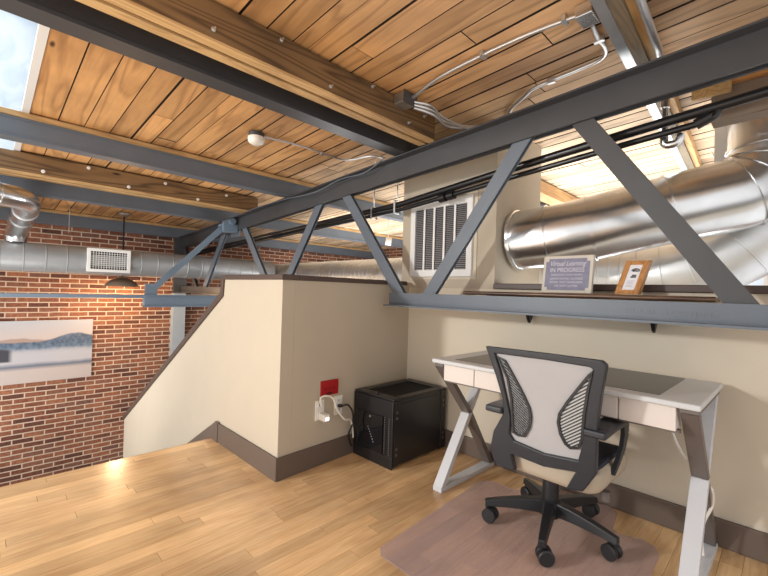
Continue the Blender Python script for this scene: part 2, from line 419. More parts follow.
mb.box(-9.25, -6.75, -2.6, .25, 3.317, 3.40, slope=.055); mb.box(-3.165, 1.6, -2.6, .25, 3.317, 3.40, slope=.055)
struct(mb.build('ceiling', 'dark_gap'))
# skylights
for i, (a, b) in enumerate(((-4.62, -3.17), (-6.6, -4.92))):
    w = thing('window_%d' % (i+1), ((a+b)/2, -1.1, ceil_z(a)), None, None); struct(w)
    f = MB(); f.box(a-.1, b+.0, .20, .25, 3.262, 3.42, slope=.055)
    f.build('window_frame', 'white', w)
    g = MB(); g.add([(x, y, 3.30+.055*x) for x, y in ((a-.16, -2.6), (b, -2.6), (b, .202), (a-.16, .202))], [(0, 1, 2, 3)]); g.build('pane', 'skyfilm', w)

# brick wall at the far left, brick wall at the far end of the open hall
mb = MB(); mb.box(-9.35, -9.1, -2.6, 8.6, -4, 3.1); struct(mb.build('wall_left', 'brick'))
mb = MB()
for a in ((-9.1, -5.2, -4, 3.2), (-.2, 1.6, -4, 3.5), (-5.2, -.2, -4, 1.0), (-5.2, -.2, 3.0, 3.4)): mb.box(a[0], a[1], 8.4, 8.6, a[2], a[3])
struct(mb.build('wall_far', 'brick_far'))
w = thing('window_3', (-2.7, 8.5, 1.0), None, None); struct(w)
f = MB()
for x in (-5.2, -3.95, -2.7, -1.45, -.28): f.box(x, x+.08, 8.42, 8.5, 1.0, 3.0)
for z in (1.0, 2.92): f.box(-5.2, -.2, 8.42, 8.5, z, z+.08)
f.build('window_frame', 'white', w)
g = MB(); g.add([(-5.2, 8.5, 1.0), (-.2, 8.5, 1.0), (-.2, 8.5, 3.0), (-5.2, 8.5, 3.0)], [(0, 1, 2, 3)]); g.build('pane', 'skyfilm', w)

# stair wall with its sloping top (faces the camera) and landing wall behind the rack
poly = [(-3.0, -4), (-3.0, 1.62), (-3.985, 1.62), (-4.0, 1.5), (-7.72, -.64), (-7.72, -4)]
mb = MB(); mb.prism(poly, lambda p, q, t: (p, t, q), 1.72, 1.84)
mb.prism([(-3.0, 1.72), (-2.89, 1.72), (-2.896, 1.84), (-3.0, 1.84)], lambda p, q, t: (p, q, t), -.3, 1.62)
struct(mb.build('wall_stair', 'wall'))
mb = MB(); mb.prism([(-3.08, 1.841), (-2.896, 1.841), (-2.985, 3.48), (-3.08, 3.48)], lambda p, q, t: (p, q, t), -.3, 1.62)
struct(mb.build('wall_landing', 'wall'))
mb = MB()
mb.prism([(-2.87, 1.621), (-2.87, 1.665), (-4.04, 1.665), (-4.06, 1.49), (-7.76, -.64), (-7.72, -.69), (-4.0, 1.455), (-3.985, 1.621)],
         lambda p, q, t: (p, t, q), 1.70, 1.86)
struct(mb.build('trim_2', 'cap', bevel=.006))
mb = MB(); mb.prism([(-3.10, 1.862), (-2.875, 1.862), (-2.955, 3.30), (-3.10, 3.30)], lambda p, q, t: (p, q, t), 1.621, 1.664)
struct(mb.build('trim_3', 'cap', bevel=.006))

# wall behind the desk: low wall with cap, and the full-height duct chase
mb = MB(); mb.box(-2.98, 1.6, 3.36, 3.5, -.3, 1.60); struct(mb.build('wall_back', 'wall_pale'))
mb = MB(); mb.box(-1.93, 1.6, 3.335, 3.52, 1.60, 1.652); struct(mb.build('trim_4', 'cap', bevel=.006))
mb = MB()
mb.prism([(-3.1, 1.60), (-1.93, 1.60), (-1.93, ceil_z(-1.93)-.003), (-3.1, ceil_z(-3.1)-.003)], lambda p, q, t: (p, t, q), 3.36, 4.28)
struct(mb.build('wall_chase', 'wall'))
# baseboards
mb = MB(); mb.box(-2.95, 1.6, 3.335, 3.3595, 0, .175); struct(mb.build('baseboard_back', 'base', bevel=.006))
mb = MB(); mb.prism([(-2.891, 1.722), (-2.872, 1.722), (-2.960, 3.334), (-2.979, 3.334)], lambda p, q, t: (p, q, t), 0, .185); struct(mb.build('baseboard_landing', 'base', bevel=.006))
mb = MB(); mb.box(-3.989, -2.872, 1.696, 1.7195, 0, .185)
mb.box(-4.06, -3.99, 1.688, 1.72, -.02, .195)
mb.prism([(-4.06, -.02), (-4.06, .19), (-7.7, -1.92), (-7.7, -2.13)], lambda p, q, t: (p, t, q), 1.695, 1.72)
struct(mb.build('baseboard_stair', 'base', bevel=.004))
# beige bulkhead hanging at the right with timber on top
mb = MB(); mb.prism([(-.40, 2.775), (1.6, 2.81), (1.6, 3.0), (-.40, 3.0)], lambda p, q, t: (p, t, q), 3.52, 3.66)
struct(mb.build('wall_bulkhead', plain('bulkhead_paint', srgb(136, 122, 108), .75)))
b = MB(); b.box(-.50, 1.6, 3.47, 3.66, 3.001, 3.105, .4, slope=0); b.build('timber_plate', wood('plate_pine', srgb(150, 98, 52), srgb(205, 150, 92), 0, .7)); tag(bpy.data.objects['timber_plate'], 'orange pine plate along the top of the beige bulkhead at the far right', 'timber')
b = MB(); b.box(-.50, -.29, 3.44, 3.465, 2.93, 3.09, .7); tag(b.build('plywood_patch', 'nailer'), 'pale plywood patch at the end of the beige bulkhead by the black pipes', 'plywood')

# ------------------------------------------------------------------ beams
STEEL = [(-2.79, -2.64, 2.895, 'dark wide-flange steel beam bolted beside the nearest big timber', 'steel_dark'),
         (-4.86, -4.71, 2.78, 'grey steel beam crossing the ceiling below the skylight edge, second from the camera', 'steel'),
         (-6.99, -6.84, 2.66, 'blue-grey steel beam right behind the farther big timber', 'steel'),
         (-9.09, -8.94, 2.535, 'blue-grey steel beam against the top of the brick wall', 'steel')]
for x0, x1, z0, lab, mt in STEEL:
    zt = ceil_z(x0)-.002; t = thing('steel_beam', ((x0+x1)/2, 3, z0), lab, 'beam', 'steel ceiling beams')
    xm = (x0+x1)/2; nl = .045
    top = zt-nl
    a = MB(); a.box(x0, x1, -2.6, 8.38, z0, z0+.022); a.build('bottom_flange', mt, t)
    a = MB(); a.box(x0, x1, -2.6, 8.38, top-.02, top); a.build('top_flange', mt, t)
    a = MB(); a.box(x1-.035, x1-.01, -2.6, 8.38, z0+.02, top-.019); a.build('web', mt, t)
    n = MB(); n.box(x0-.01, x1+.02, -2.6, 8.38, top+.001, zt-.0, .3); n.build('nailer_strip', 'nailer', t)
TIMB = [(-2.285, -2.46, 2.918, 3.12, 2.84, 'big brown timber beam nearest the camera with bolts along its face'),
        (-5.85, -6.17, 2.715, 2.945, 2.80, 'big brown timber beam over the stairwell with white bolts along its face')]
for x1, x0, z0, z1, yend, lab in TIMB:
    t = thing('timber_beam', ((x0+x1)/2, 1, z0), lab, 'beam', 'timber ceiling beams')
    z1 = ceil_z(x0)-.002
    a = MB(); a.box(x0, x1, -2.6, 2.86 if x1 > -3 else 3.0, z0+.012, z1, .37); a.build('timber', 'timber', t)
    n = MB(); wd = (x1-x0)
    if x1 < -3: x0 = x1-.22; wd = .22
    n.box(x0, x0+wd*.42, -2.6, 2.86 if x1 > -3 else 2.98, z0-.004, z0+.0115, .2); n.box(x0+wd*.60, x1, -2.6, 2.86 if x1 > -3 else 2.98, z0-.004, z0+.0115, .8)
    n.build('lit_edge_strip', 'nailer', t)  # light on the beam's underside, put into the colour as paler wood
    near = x1 > -3
    for yy, zz in (((.35, 2.975), (.871, 2.975), (1.291, 3.11), (1.682, 2.965), (2.077, 3.115), (2.498, 2.969), (2.70, 3.09)) if near else ((.02, 2.90), (.444, 2.765), (.851, 2.90), (1.265, 2.76), (1.681, 2.89), (2.1, 2.755), (2.502, 2.885))):
        bo = MB(); bo.lathe([(.006, 0), (.014, .002), (.014, .012), (.006, .014), (.006, .034)] if near else [(.0, 0), (.020, .002), (.018, .016), (.0, .018)], (x1, yy, zz), 8, 'x'); bo.build('bolt', 'galv_dull' if near else 'white', t)
# galvanised purlin with pale timber beside it, upper right
gl = lambda y, o: -.655-.048*y+o
def skew(mb, o0, o1, y0, y1, z0, z1, rnd=0.):
    vs = [(gl(y, o), y, z) for z in (z0, z1) for y in (y0, y1) for o in (o0, o1)]
    return mb.add(vs, [(0, 2, 3, 1), (4, 5, 7, 6), (0, 1, 5, 4), (2, 6, 7, 3), (0, 4, 6, 2), (1, 3, 7, 5)], rnd)
t = thing('galvanised_beam', (-.80, 4, 3.1), 'shiny galvanised steel channel crossing the ceiling at the upper right', 'beam')
skew(MB(), 0, .06, -.6, 7.5, 3.10, 3.106).build('bottom_flange', 'galv_dull', t)
skew(MB(), 0, .006, -.6, 7.5, 3.1061, 3.205).build('web', 'galv', t)
tag(skew(MB(), .061, .128, -.6, 7.5, 3.102, 3.215, .5).build('timber_purlin', wood('grey_purlin', srgb(92, 84, 72), srgb(128, 116, 96), 1, .7)), 'grey-brown timber purlin hugging the galvanised channel', 'timber')
tag(skew(MB(), .1285, .175, -.6, 7.5, 3.13, 3.215, .9).build('timber_batten', 'nailer'), 'pale pine batten beside the galvanised channel at the upper right', 'timber')
# timber on the far side behind the chase
a = MB(); a.box(-2.62, -2.40, 4.285, 8.38, 2.95, 3.12, .2); tag(a.build('timber_joist', wood('tan_joist', srgb(160, 120, 78), srgb(206, 168, 120), 1, .7)), 'tan timber joist running away behind the beige duct chase', 'timber')

# ------------------------------------------------------------------ roof truss
tr = thing('steel_truss', (-2.5, 2.93, 1.41), 'long dark grey steel roof truss with diagonal webs over the desk', 'truss')
X0, X1 = -8.93, 1.5
a = MB()
a.prism([(X0, chord_z(X0)-.20), (X1, chord_z(X1)-.20), (X1, chord_z(X1)-.012), (X0, chord_z(X0)-.012)], lambda p, q, t: (p, t, q), 2.93, 2.95)
a.prism([(X0, chord_z(X0)-.014), (X1, chord_z(X1)-.014), (X1, chord_z(X1)), (X0, chord_z(X0))], lambda p, q, t: (p, t, q), 2.85, 2.95)
a.prism([(X0, chord_z(X0)-.014), (X1, chord_z(X1)-.014), (X1, chord_z(X1)), (X0, chord_z(X0))], lambda p, q, t: (p, t, q), 3.01, 3.10)
a.prism([(X0, chord_z(X0)-.20), (X1, chord_z(X1)-.20), (X1, chord_z(X1)-.012), (X0, chord_z(X0)-.012)], lambda p, q, t: (p, t, q), 3.0, 3.02)
a.build('top_chord', M['steel_dark'], tr)
def chord_bottom(x0, x1, mt):
    a = MB(); a.box(x0, x1, 2.93, 2.95, 1.415, 1.538); a.box(x0, x1, 2.85, 2.95, 1.405, 1.42)
    a.box(x0, x1, 3.0, 3.016, 1.415, 1.536); a.box(x0, x1, 3.0, 3.07, 1.405, 1.42)
    return a.build('bottom_chord', mt, tr)
chord_bottom(-2.868, 1.5, 'steel'); chord_bottom(-8.92, -3.10, 'steel_dark')
WEB = [((-1.081, 2.808), (-.16, 1.50), .125, 'steel_dark'), ((-1.433, 2.778), (-2.38, 1.50), .12, 'steel'), ((-3.631, 2.64), (-2.71, 1.50), .12, 'steel'),
       ((-4.06, 2.66), (-4.95, 1.50), .12, 'steel'), ((-6.2, 2.54), (-5.28, 1.50), .12, 'steel'), ((-6.82, 2.52), (-7.72, 1.49), .12, 'steel'),
       ((1.3, 1.5), (.35, 2.88), .12, 'steel_dark'), ((-8.85, 2.35), (-8.1, 1.5), .1, 'steel_dark')]
for (xa, za), (xb, zb), w, mt in WEB:
    k_ = 1.0096; xa, xb, za, zb = xa*k_, xb*k_, 1.55+(za-1.55)*k_+.03, 1.55+(zb-1.55)*k_
    d = V((xb-xa, 0, zb-za)).normalized(); nrm = V((-d.z, 0, d.x))
    if nrm.x < 0: nrm = -nrm
    a = MB(); a.bar((xa, 2.958, za), (xb, 2.958, zb), w, .010, up=(0, 1, 0))
    a.bar(V((xa, 2.976, za))+nrm*(-w/2+.008), V((xb, 2.976, zb))+nrm*(-w/2+.008), .014, .03, up=(0, 1, 0))
    a.bar((xa, 2.993, za), (xb, 2.993, zb), w, .010, up=(0, 1, 0))
    a.build('web_member', mt, tr)
for x, z, w, h in ((-6.5, 2.46, .34, .16), (-1.25, 2.86, .0, 0), (-3.84, 2.70, .0, 0)):
    if w: a = MB(); a.box(x-w/2, x+w/2, 2.955, 2.97, z-h/2, z+h/2+.08); a.build('gusset_plate', 'steel', tr)
# stamped marks on the bottom chord
a = MB()
add_text(a, '10-6-0-', .04, lambda x, y, z: (-.66+x, 2.9285-z, 1.462+y), .0015, width=.17)
a.build('stamped_marks', 'relief', tr); a = MB()
add_text(a, '4 CEE MM 17', .044, lambda x, y, z: (-.41+x, 2.9285-z, 1.456+y), .0015, width=.26)
a.build('stamped_marks', 'relief', tr)

# cross truss over the stairwell (runs toward the camera side from the node)
t = thing('cross_truss', (-6.43, 2, 1.23), 'blue-grey cross brace over the stairwell with a low box beam', 'truss')
a = MB(); a.box(-6.52, -6.43, 1.63, 2.925, 1.228, 1.40); a.box(-6.53, -6.40, 1.63, 2.925, 1.385, 1.402); a.box(-6.53, -6.40, 1.63, 2.925, 1.226, 1.245)
a.build('box_beam', 'steel_skylit', t)
a = MB(); a.box(-6.50, -6.44, -2.6, 1.64, 1.352, 1.398); a.build('tie_rod', 'steel_skylit', t)
a = MB(); a.box(-6.475, -6.46, 1.64, 1.80, 1.40, 1.56); a.build('gusset_plate', 'steel_skylit', t)
a = MB(); a.bar((-6.45, 1.75, 1.50), (-6.45, 2.72, 2.50), .02, .085, up=(0, -.7, .7)); a.bar((-6.49, 1.75, 1.50), (-6.49, 2.72, 2.50), .06, .015, up=(0, -.7, .7)); a.build('brace', 'steel_skylit', t)
a = MB(); a.tube([(-6.3, 2.82, 2.60), (-6.62, 2.82, 2.60)], .05, 14); a.box(-6.58, -6.36, 2.70, 2.925, 2.44, 2.56); a.build('node_plate', 'steel_skylit', t)
# column in the brick wall
t = thing('steel_column', (-9.05, 2.9, -4), 'steel column against the brick wall, pale grey below and dark above', 'column')
a = MB(); a.box(-9.099, -8.93, 2.80, 3.03, -4, 1.384); a.build('lower_shaft', 'steel_light', t)
a = MB(); a.box(-9.099, -8.96, 2.82, 3.01, 1.385, 2.53); a.box(-8.96, -8.94, 2.79, 3.04, 1.385, 2.53); a.build('upper_shaft', 'steel_dark', t)

# ------------------------------------------------------------------ ducts
def ribbed(a, b, r, pitch, rib=.008, n=28):
    """tube with raised seams between two points"""
    a, b = V(a), V(b); L = (b-a).length; d = (b-a)/L; pts = []; rad = []; k = int(L/pitch)
    for i in range(k+1):
        s = i*pitch
        for ds, rr in ((0, r), (.006, r+rib), (.014, r+rib), (.02, r)):
            if s+ds < L: pts.append(a+d*(s+ds)); rad.append(rr)
    pts.append(b); rad.append(r)
    return MB().tube(pts, r, n, True, rad)
def seam_ring(mb, c, d, r, w=.012, n=32):
    c, d = V(c), V(d).normalized()
    mb.tube([c-d*w*2, c-d*w*1.2, c-d*w, c+d*w, c+d*w*1.2, c+d*w*2], r, n, False, [r, r, r+.012, r+.012, r, r])
# duct along the brick wall
t = thing('spiral_duct', (-7.95, 1.5, 1.7), 'long grey spiral duct running level along the brick wall', 'duct')
ribbed((-7.95, -2.6, 1.904), (-7.95, 4.42, 1.904), .2135, .25, .006).build('spiral_pipe', 'duct_paint', t)
rg = thing('duct_register', (-7.75, 1.4, 1.72), 'white square-grid air register on the duct along the brick wall', 'vent')
a = MB(); y0, y1, z0, z1 = 1.145, 1.73, 1.725, 2.095
frame4(a, lambda p, q, t: (t, p, q), y0, y1, z0, z1, .045, -7.77, -7.70)
a.build('frame', 'white', rg, bevel=.004)
a = MB(); a.box(-7.765, -7.755, y0+.03, y1-.03, z0+.03, z1-.03); a.build('dark_backing', 'dark_gap', rg)
a = MB()
for i in range(1, 14): yy = y0+.045+(y1-y0-.09)*i/14; a.box(-7.72, -7.715, yy-.0035, yy+.0035, z0+.04, z1-.04)
for i in range(1, 9): zz = z0+.045+(z1-z0-.09)*i/9; a.box(-7.73, -7.725, y0+.04, y1-.04, zz-.0035, zz+.0035)
a.build('grid', 'white', rg)
# branch duct dropping onto it, far left
t = thing('branch_duct', (-8.4, .35, 2.1), 'shiny elbowed duct dropping onto the long duct at the far left', 'duct')
P = fillet([(-5.6, -.95, 2.46), (-6.35, .38, 2.52), (-7.35, .37, 2.44), (-7.95, .33, 2.24), (-7.95, .33, 2.11)], .35, 6)
MB().tube(P, .125, 24, False).build('elbow_pipe', 'galv', t)
for i in (1, 8, 12, len(P)-3):
    a = MB(); seam_ring(a, P[i], P[i+1]-P[i-1], .1255, .005, 24); a.build('seam', 'galv', t)
# large duct leaving the chase and rising to the roof
t = thing('main_duct', (-1.9, 3.8, 2.0), 'large shiny round duct leaving the beige chase and bending up through the roof', 'duct')
R = .285
P1 = [(-1.925, 3.75, 2.09), (-1.60, 3.77, 2.11), (-1.27, 3.86, 2.165), (-.95, 3.97, 2.245), (-.72, 4.05, 2.30)]
elb = fillet([P1[-1], (-.09, 4.24, 2.44), (-.09, 4.24, 3.02)], .50, 10)
path = [V(p) for p in P1]+elb[1:]+[V((-.09, 4.24, 3.262))]
MB().tube(path, R, 40, True).build('pipe', 'galv', t)
for i in (0, 1, 2, 4, 7, 10, 13, 15):
    d = path[min(i+1, len(path)-1)]-path[max(i-1, 0)]
    a = MB(); seam_ring(a, path[i]+(d.normalized()*.03 if i == 0 else V((0, 0, 0))), d, R+.001, .008 if i else .014, 40); a.build('seam', 'galv', t)
a = MB(); a.box(-.49, .4, 4.56, 4.60, 2.62, 3.24); tag(a.build('roof_curb', 'white'), 'white board standing behind the vertical part of the shiny main duct', 'board')
# ribbed duct behind
t = thing('ribbed_duct', (-3, 4.75, 1.46), 'wide ribbed spiral duct running behind the beige chase and low wall', 'duct')
ribbed((-8.5, 4.75, 1.78), (-1.05, 4.75, 1.78), .31, .10, .007, 32).build('spiral_pipe', 'galv_dull', t)
a = MB(); P = [(-1.06, 4.75, 1.78), (-.86, 4.75, 1.79), (-.66, 4.76, 1.84), (-.48, 4.78, 1.93), (-.32, 4.8, 2.05), (.6, 4.85, 2.8)]
a.tube(P, .32, 36, True); a.build('elbow_pipe', 'galv_dull', t)
for i in (0, 1, 2, 3, 4): a = MB(); seam_ring(a, P[i], V(P[i+1])-V(P[max(i-1, 0)]), .321, .009, 36); a.build('seam', 'galv_dull', t)

# ------------------------------------------------------------------ pipes and conduits
up = [(1.4, 3.2, 2.90), (-.1, 3.2, 2.775), (-.7, 3.2, 2.725), (-1.7, 3.2, 2.635), (-3.0, 3.2, 2.50), (-5.0, 3.2, 2.415), (-9.05, 3.2, 2.26)]
tag(MB().tube(up, .033, 14).build('sprinkler_pipe', 'pipeblack'), 'thicker upper black pipe slung behind the truss top chord', 'pipe')
t = thing('branch_pipe', (-2, 3.2, 2.5), 'thinner lower black pipe just below the thick one behind the truss', 'pipe')
lo = [(-.33, 3.2, 2.765), (-.33, 3.2, 2.70), (-.4, 3.2, 2.675), (-.7, 3.2, 2.65), (-1.7, 3.2, 2.56), (-3.0, 3.2, 2.44), (-5.0, 3.2, 2.36), (-9.05, 3.2, 2.20)]
MB().tube(fillet(lo, .05, 4), .022, 12).build('pipe', 'pipeblack', t)
for x, z in ((-2.33, 2.53), (-2.43, 2.52)): a = MB(); a.tube([(x-.035, 3.2, z-.035), (x+.035, 3.2, z-.028)], .043, 14); a.build('coupling', 'pipeblack', t)
a = MB(); a.tube([(-.36, 3.2, 2.705), (-.44, 3.2, 2.67)], .036, 14); a.build('elbow_fitting', 'pipeblack', t)
for x in (-3.05, -3.42):
    zc = ceil_z(x); zp = 2.50 if x > -3.1 else 2.482
    t = thing('pipe_hanger', (x, 3.2, zp), {-3.05: 'thin hanger holding the black pipes right at the left edge of the duct chase', -3.42: 'thin hanger on the black pipes, a little left of the duct chase'}[x], 'hanger')
    a = MB(); a.tube([(x, 3.2, zp+.04), (x, 3.2, zc-.003)], .006, 8); a.build('rod', 'galv_dull', t)
    a = MB(); a.box(x-.012, x+.012, 3.155, 3.245, zp-.1, zp-.094); a.box(x-.012, x+.012, 3.155, 3.16, zp-.1, zp+.045); a.box(x-.012, x+.012, 3.24, 3.245, zp-.1, zp+.045); a.box(x-.012, x+.012, 3.155, 3.245, zp+.04, zp+.046)
    a.build('clamp', 'galv_dull', t)
# conduit drop with fittings, upper right
t = thing('conduit_drop', (-.6, 3, 2.8), 'grey conduit with silver fittings coming down to the black pipes at upper right', 'conduit')
MB().tube([(-.50, .8, 3.11), (-.573, 2.387, 3.11), (-.60, 2.957, 3.11), (-.62, 3.12, 3.10)], .022, 12).build('conduit', 'galv_dull', t)
a = MB(); a.tube(spline([(-.62, 3.12, 3.10), (-.622, 3.25, 3.07), (-.622, 3.28, 2.98), (-.622, 3.28, 2.60)], 6), .018, 12); a.tube([(-.622, 3.28, 3.0), (-.622, 3.28, 2.96)], .03, 8); a.tube([(-.622, 3.28, 2.92), (-.622, 3.28, 2.86)], .028, 8)
a.tube(fillet([(-.622, 3.28, 2.66), (-.622, 3.28, 2.60), (-.54, 3.28, 2.60), (-.53, 3.28, 2.66)], .05, 4), .026, 10)
a.build('fitting', 'galv', t)
# junction box on the near timber and its conduits
cz = lambda x: ceil_z(x)-.02
t = thing('junction_box', (-2.2, 2.38, 3.1), 'grey junction box on the nearest timber beam under the boards', 'electrical box')
a = MB(); a.box(-2.283, -2.17, 2.32, 2.46, 3.06, 3.145); a.build('box', 'galv_dull', t, bevel=.006)
a = MB(); a.box(-2.168, -2.162, 2.31, 2.47, 3.05, 3.147); a.build('cover', 'steel_dark', t)
t = thing('square_box', (-.85, 2.45, 3.15), 'square galvanised box at the end of the long conduit by the galvanised channel', 'electrical box')
a = MB(); a.box(-.895, -.80, 2.37, 2.50, 3.145, 3.222); a.build('box', 'galv', t, bevel=.006)
t = thing('ceiling_conduit', (-1.5, 2.4, 3.1), 'long straight conduit from the timber junction box to the square box', 'conduit')
MB().tube(spline([(-2.17, 2.415, cz(-2.2)-.02), (-1.858, 2.368, cz(-1.86)), (-1.49, 2.365, cz(-1.49)), (-1.175, 2.39, cz(-1.175)), (-.89, 2.43, cz(-.9)-.01)], 6), .014, 10).build('conduit', 'galv_dull', t)
for x, y in ((-1.49, 2.365), (-.97, 2.42)): a = MB(); a.box(x-.012, x+.012, y-.03, y+.03, cz(x)-.02, cz(x)+.018); a.build('strap', 'galv_dull', t)
t = thing('looped_conduit', (-1.2, 3.0, 3.1), 'conduit looping from the square box back over the truss', 'conduit')
Pc = [(-.862, 2.50), (-.886, 2.734), (-.885, 2.848), (-.90, 2.938), (-.957, 3.0), (-1.094, 3.016), (-1.289, 3.017), (-1.451, 3.03), (-1.557, 3.095), (-1.714, 3.195), (-1.829, 3.341)]
MB().tube(spline([(x, y, cz(x)) for x, y in Pc], 6), .014, 10).build('conduit', 'galv_dull', t)
for x, y in ((-.886, 2.76), (-1.3, 3.018)): a = MB(); a.box(x-.03, x+.03, y-.014, y+.014, cz(x)-.02, cz(x)+.018); a.build('strap', 'galv_dull', t)
for i in range(3):
    o = i*.03
    P = spline([(-2.17, 2.44, 3.09-o*.8), (-2.10, 2.56+o, 3.08-o), (-2.14, 2.78+o, 3.07-o), (-2.10+o, 3.02, 3.06-o*.7), (-2.0+o*.5, 3.25, 3.10-o*.6)], 8)
    tag(MB().tube(P, .011, 8).build('flexible_cable', 'galv_dull'), 'one of three flexible grey cables bundled from the timber junction box', 'cable', 'flexible cables from the junction box')
# smoke alarm and its conduit
t = thing('ceiling_lamp', (-3.72, 1.87, 3.0), 'small white round fixture on the ceiling boards between the beams', 'ceiling fixture')
z = ceil_z(-3.72)
a = MB(); a.lathe([(.0, -.005), (.075, -.005), (.075, -.045), (0, -.045)], (-3.72, 1.87, z), 24); a.build('base', 'steel_dark', t)
a = MB(); a.lathe([(.08, -.046), (.082, -.07), (.07, -.1), (.04, -.118), (.001, -.122)], (-3.72, 1.87, z), 24); a.build('dome', 'white_plastic', t)
t = thing('fixture_conduit', (-3.6, 2.6, 3.0), 'thin conduit from the round ceiling fixture toward the truss', 'conduit')
P = spline([(-3.70, 1.93, z-.025), (-3.645, 2.317, z-.018), (-3.66, 2.614, z-.018), (-3.655, 2.90, z-.018), (-3.56, 2.99, z-.014), (-3.40, 3.03, z-.008), (-3.31, 3.10, z-.002), (-3.299, 3.217, z-.002)], 6)
MB().tube(P, .011, 8).build('conduit', 'galv_dull', t)
a = MB(); a.box(-3.68, -3.64, 2.60, 2.63, z-.04, z-.002); a.build('strap', 'galv_dull', t)
tag(MB().tube([(-8.5, 1.0, 2.38), (-8.5, 1.0, ceil_z(-8.5))], .006, 6).build('hanger_rod', 'galv_dull'), 'thin vertical rod hanging before the brick wall left of the pendant', 'rod')
tag(MB().tube(spline([(-2.9, 2.84, 2.895), (-3.2, 2.838, 2.80), (-3.6, 2.838, 2.80), (-4.1, 2.838, 2.73), (-4.7, 2.838, 2.74), (-5.3, 2.838, 2.735), (-5.9, 2.838, 2.715)], 8), .006, 6).build('grey_wire', 'steel'), 'thin wires tied along the front of the truss top chord', 'wire')
# pendant lamp over the stairwell
t = thing('pendant_lamp', (-8.43, 1.77, 1.5), 'bronze dome pendant lamp hanging in front of the brick wall', 'lamp')
zc = ceil_z(-8.43)
a = MB(); a.lathe([(.0, 0), (.10, -.002), (.10, -.02), (.075, -.05), (.02, -.06)], (-8.43, 1.77, zc), 20); a.build('canopy', 'bronze', t)
MB().tube([(-8.43, 1.77, zc-.05), (-8.43, 1.77, 1.66)], .013, 8).build('stem', 'blackm', t)
a = MB(); a.lathe([(.02, .185), (.05, .18), (.06, .155), (.15, .12), (.225, .07), (.265, .01), (.268, 0), (.255, .0), (.21, .065), (.13, .11), (.03, .13)], (-8.43, 1.77, 1.50), 32); a.build('shade', 'bronze', t)
a = MB(); a.lathe([(.001, .02), (.04, .03), (.05, .06), (.03, .10), (.015, .125)], (-8.43, 1.77, 1.50), 16); a.build('bulb', 'bulb', t)
# small spot lamp on the far side
t = thing('spot_lamp', (-5.43, 5.5, 2.5), 'small white spot lamp far behind the truss, left of the duct chase', 'lamp')
a = MB(); a.tube([(-5.47, 5.45, 2.515), (-5.40, 5.53, 2.50)], .075, 16); a.build('head', 'white_plastic', t)
MB().tube([(-5.45, 5.5, 2.58), (-5.45, 5.5, ceil_z(-5.45))], .012, 8).build('stem', 'white_plastic', t)

# ------------------------------------------------------------------ picture on the brick wall
t = thing('canvas_picture', (-9.05, .3, -.18), 'unframed canvas of blue hills above a misty lake on the brick wall', 'picture')
a = MB(); a.box(-9.098, -9.061, -1.0, 1.465, -.175, .875); a.build('canvas_body', 'paper', t)
a = MB(); a.box(-9.0605, -9.055, -1.0, 1.465, -.175, .875); a.build('print', 'canvas', t)

# ------------------------------------------------------------------ grille on the duct chase
t = thing('return_grille', (-2.56, 3.35, 1.72), 'large white return-air grille with fine louvres on the duct chase', 'vent')
x0, x1, z0, z1 = -2.955, -2.165, 1.715, 2.515
a = MB()
frame4(a, lambda p, q, t: (p, t, q), x0, x1, z0, z1, .065, 3.325, 3.3515, .075)
a.build('frame', 'white', t, bevel=.006)
a = MB(); a.box(x0-.012, x1+.04, 3.352, 3.3595, z0-.025, z1+.03); a.build('trim_plate', 'wall_pale', t)
a = MB(); a.box(x0+.05, x1-.05, 3.348, 3.351, z0+.05, z1-.05); a.build('dark_backing', plain('grille_back', srgb(70, 68, 70), .6), t)
a = MB(); n = 34
for i in range(n):
    zz = z0+.08+(z1-z0-.16)*i/(n-1); a.add([(x0+.06, 3.332, zz-.004), (x1-.06, 3.332, zz-.004), (x1-.06, 3.347, zz+.006), (x0+.06, 3.347, zz+.006)], [(0, 1, 2, 3)])
a.build('louvres', plain('louvre', srgb(176, 174, 176), .5), t)
for i in range(1, 5):
    xx = x0+.065+(x1-x0-.14)*i/5; a = MB(); a.box(xx-.011, xx+.011, 3.326, 3.334, z0+.07, z1-.07); a.build('divider', 'white', t)

# ------------------------------------------------------------------ shelf above the chord and what stands on it
t = thing('wall_shelf', (-1.2, 3.2, 1.54), 'dark brown wooden shelf board behind the steel chord above the desk', 'shelf')
a = MB(); a.box(-2.03, -.31, 3.0, 3.333, 1.545, 1.572, .4); a.build('board', 'shelfwood', t, bevel=.008, seg=3)
a = MB(); a.tube([(-2.0, 2.993, 1.558), (-.30, 2.993, 1.558)], .016, 12); a.build('front_rail', 'shelfwood', t)
for x in (-1.552, -.657):
    a = MB(); a.prism([(3.335, 1.54), (3.10, 1.54), (3.10, 1.515), (3.22, 1.44), (3.27, 1.33), (3.295, 1.315), (3.335, 1.36)], lambda p, q, s: (s+(-(s-x)*.6 if q < 1.4 else 0), p, q), x-.022, x+.022)
    a.build('bracket', 'blackm', t, bevel=.004)
sg = thing('lettered_sign', (-1.19, 3.12, 1.575), 'small lavender sign with white lettering in a whitewashed frame on the shelf', 'sign')
lean = .16
def sgp(x, h, d): return (-1.19+x, 3.10+h*lean+d, 1.576+h)
W2, H = .183, .285
a = MB(); a.prism([(-W2, 0), (W2, 0), (W2, H), (-W2, H)], lambda p, q, s: sgp(p, q, s), 0, .035); a.build('frame', 'signframe', sg, bevel=.004)
c = .022; wi, h0, h1 = W2-.022, .022, H-.022
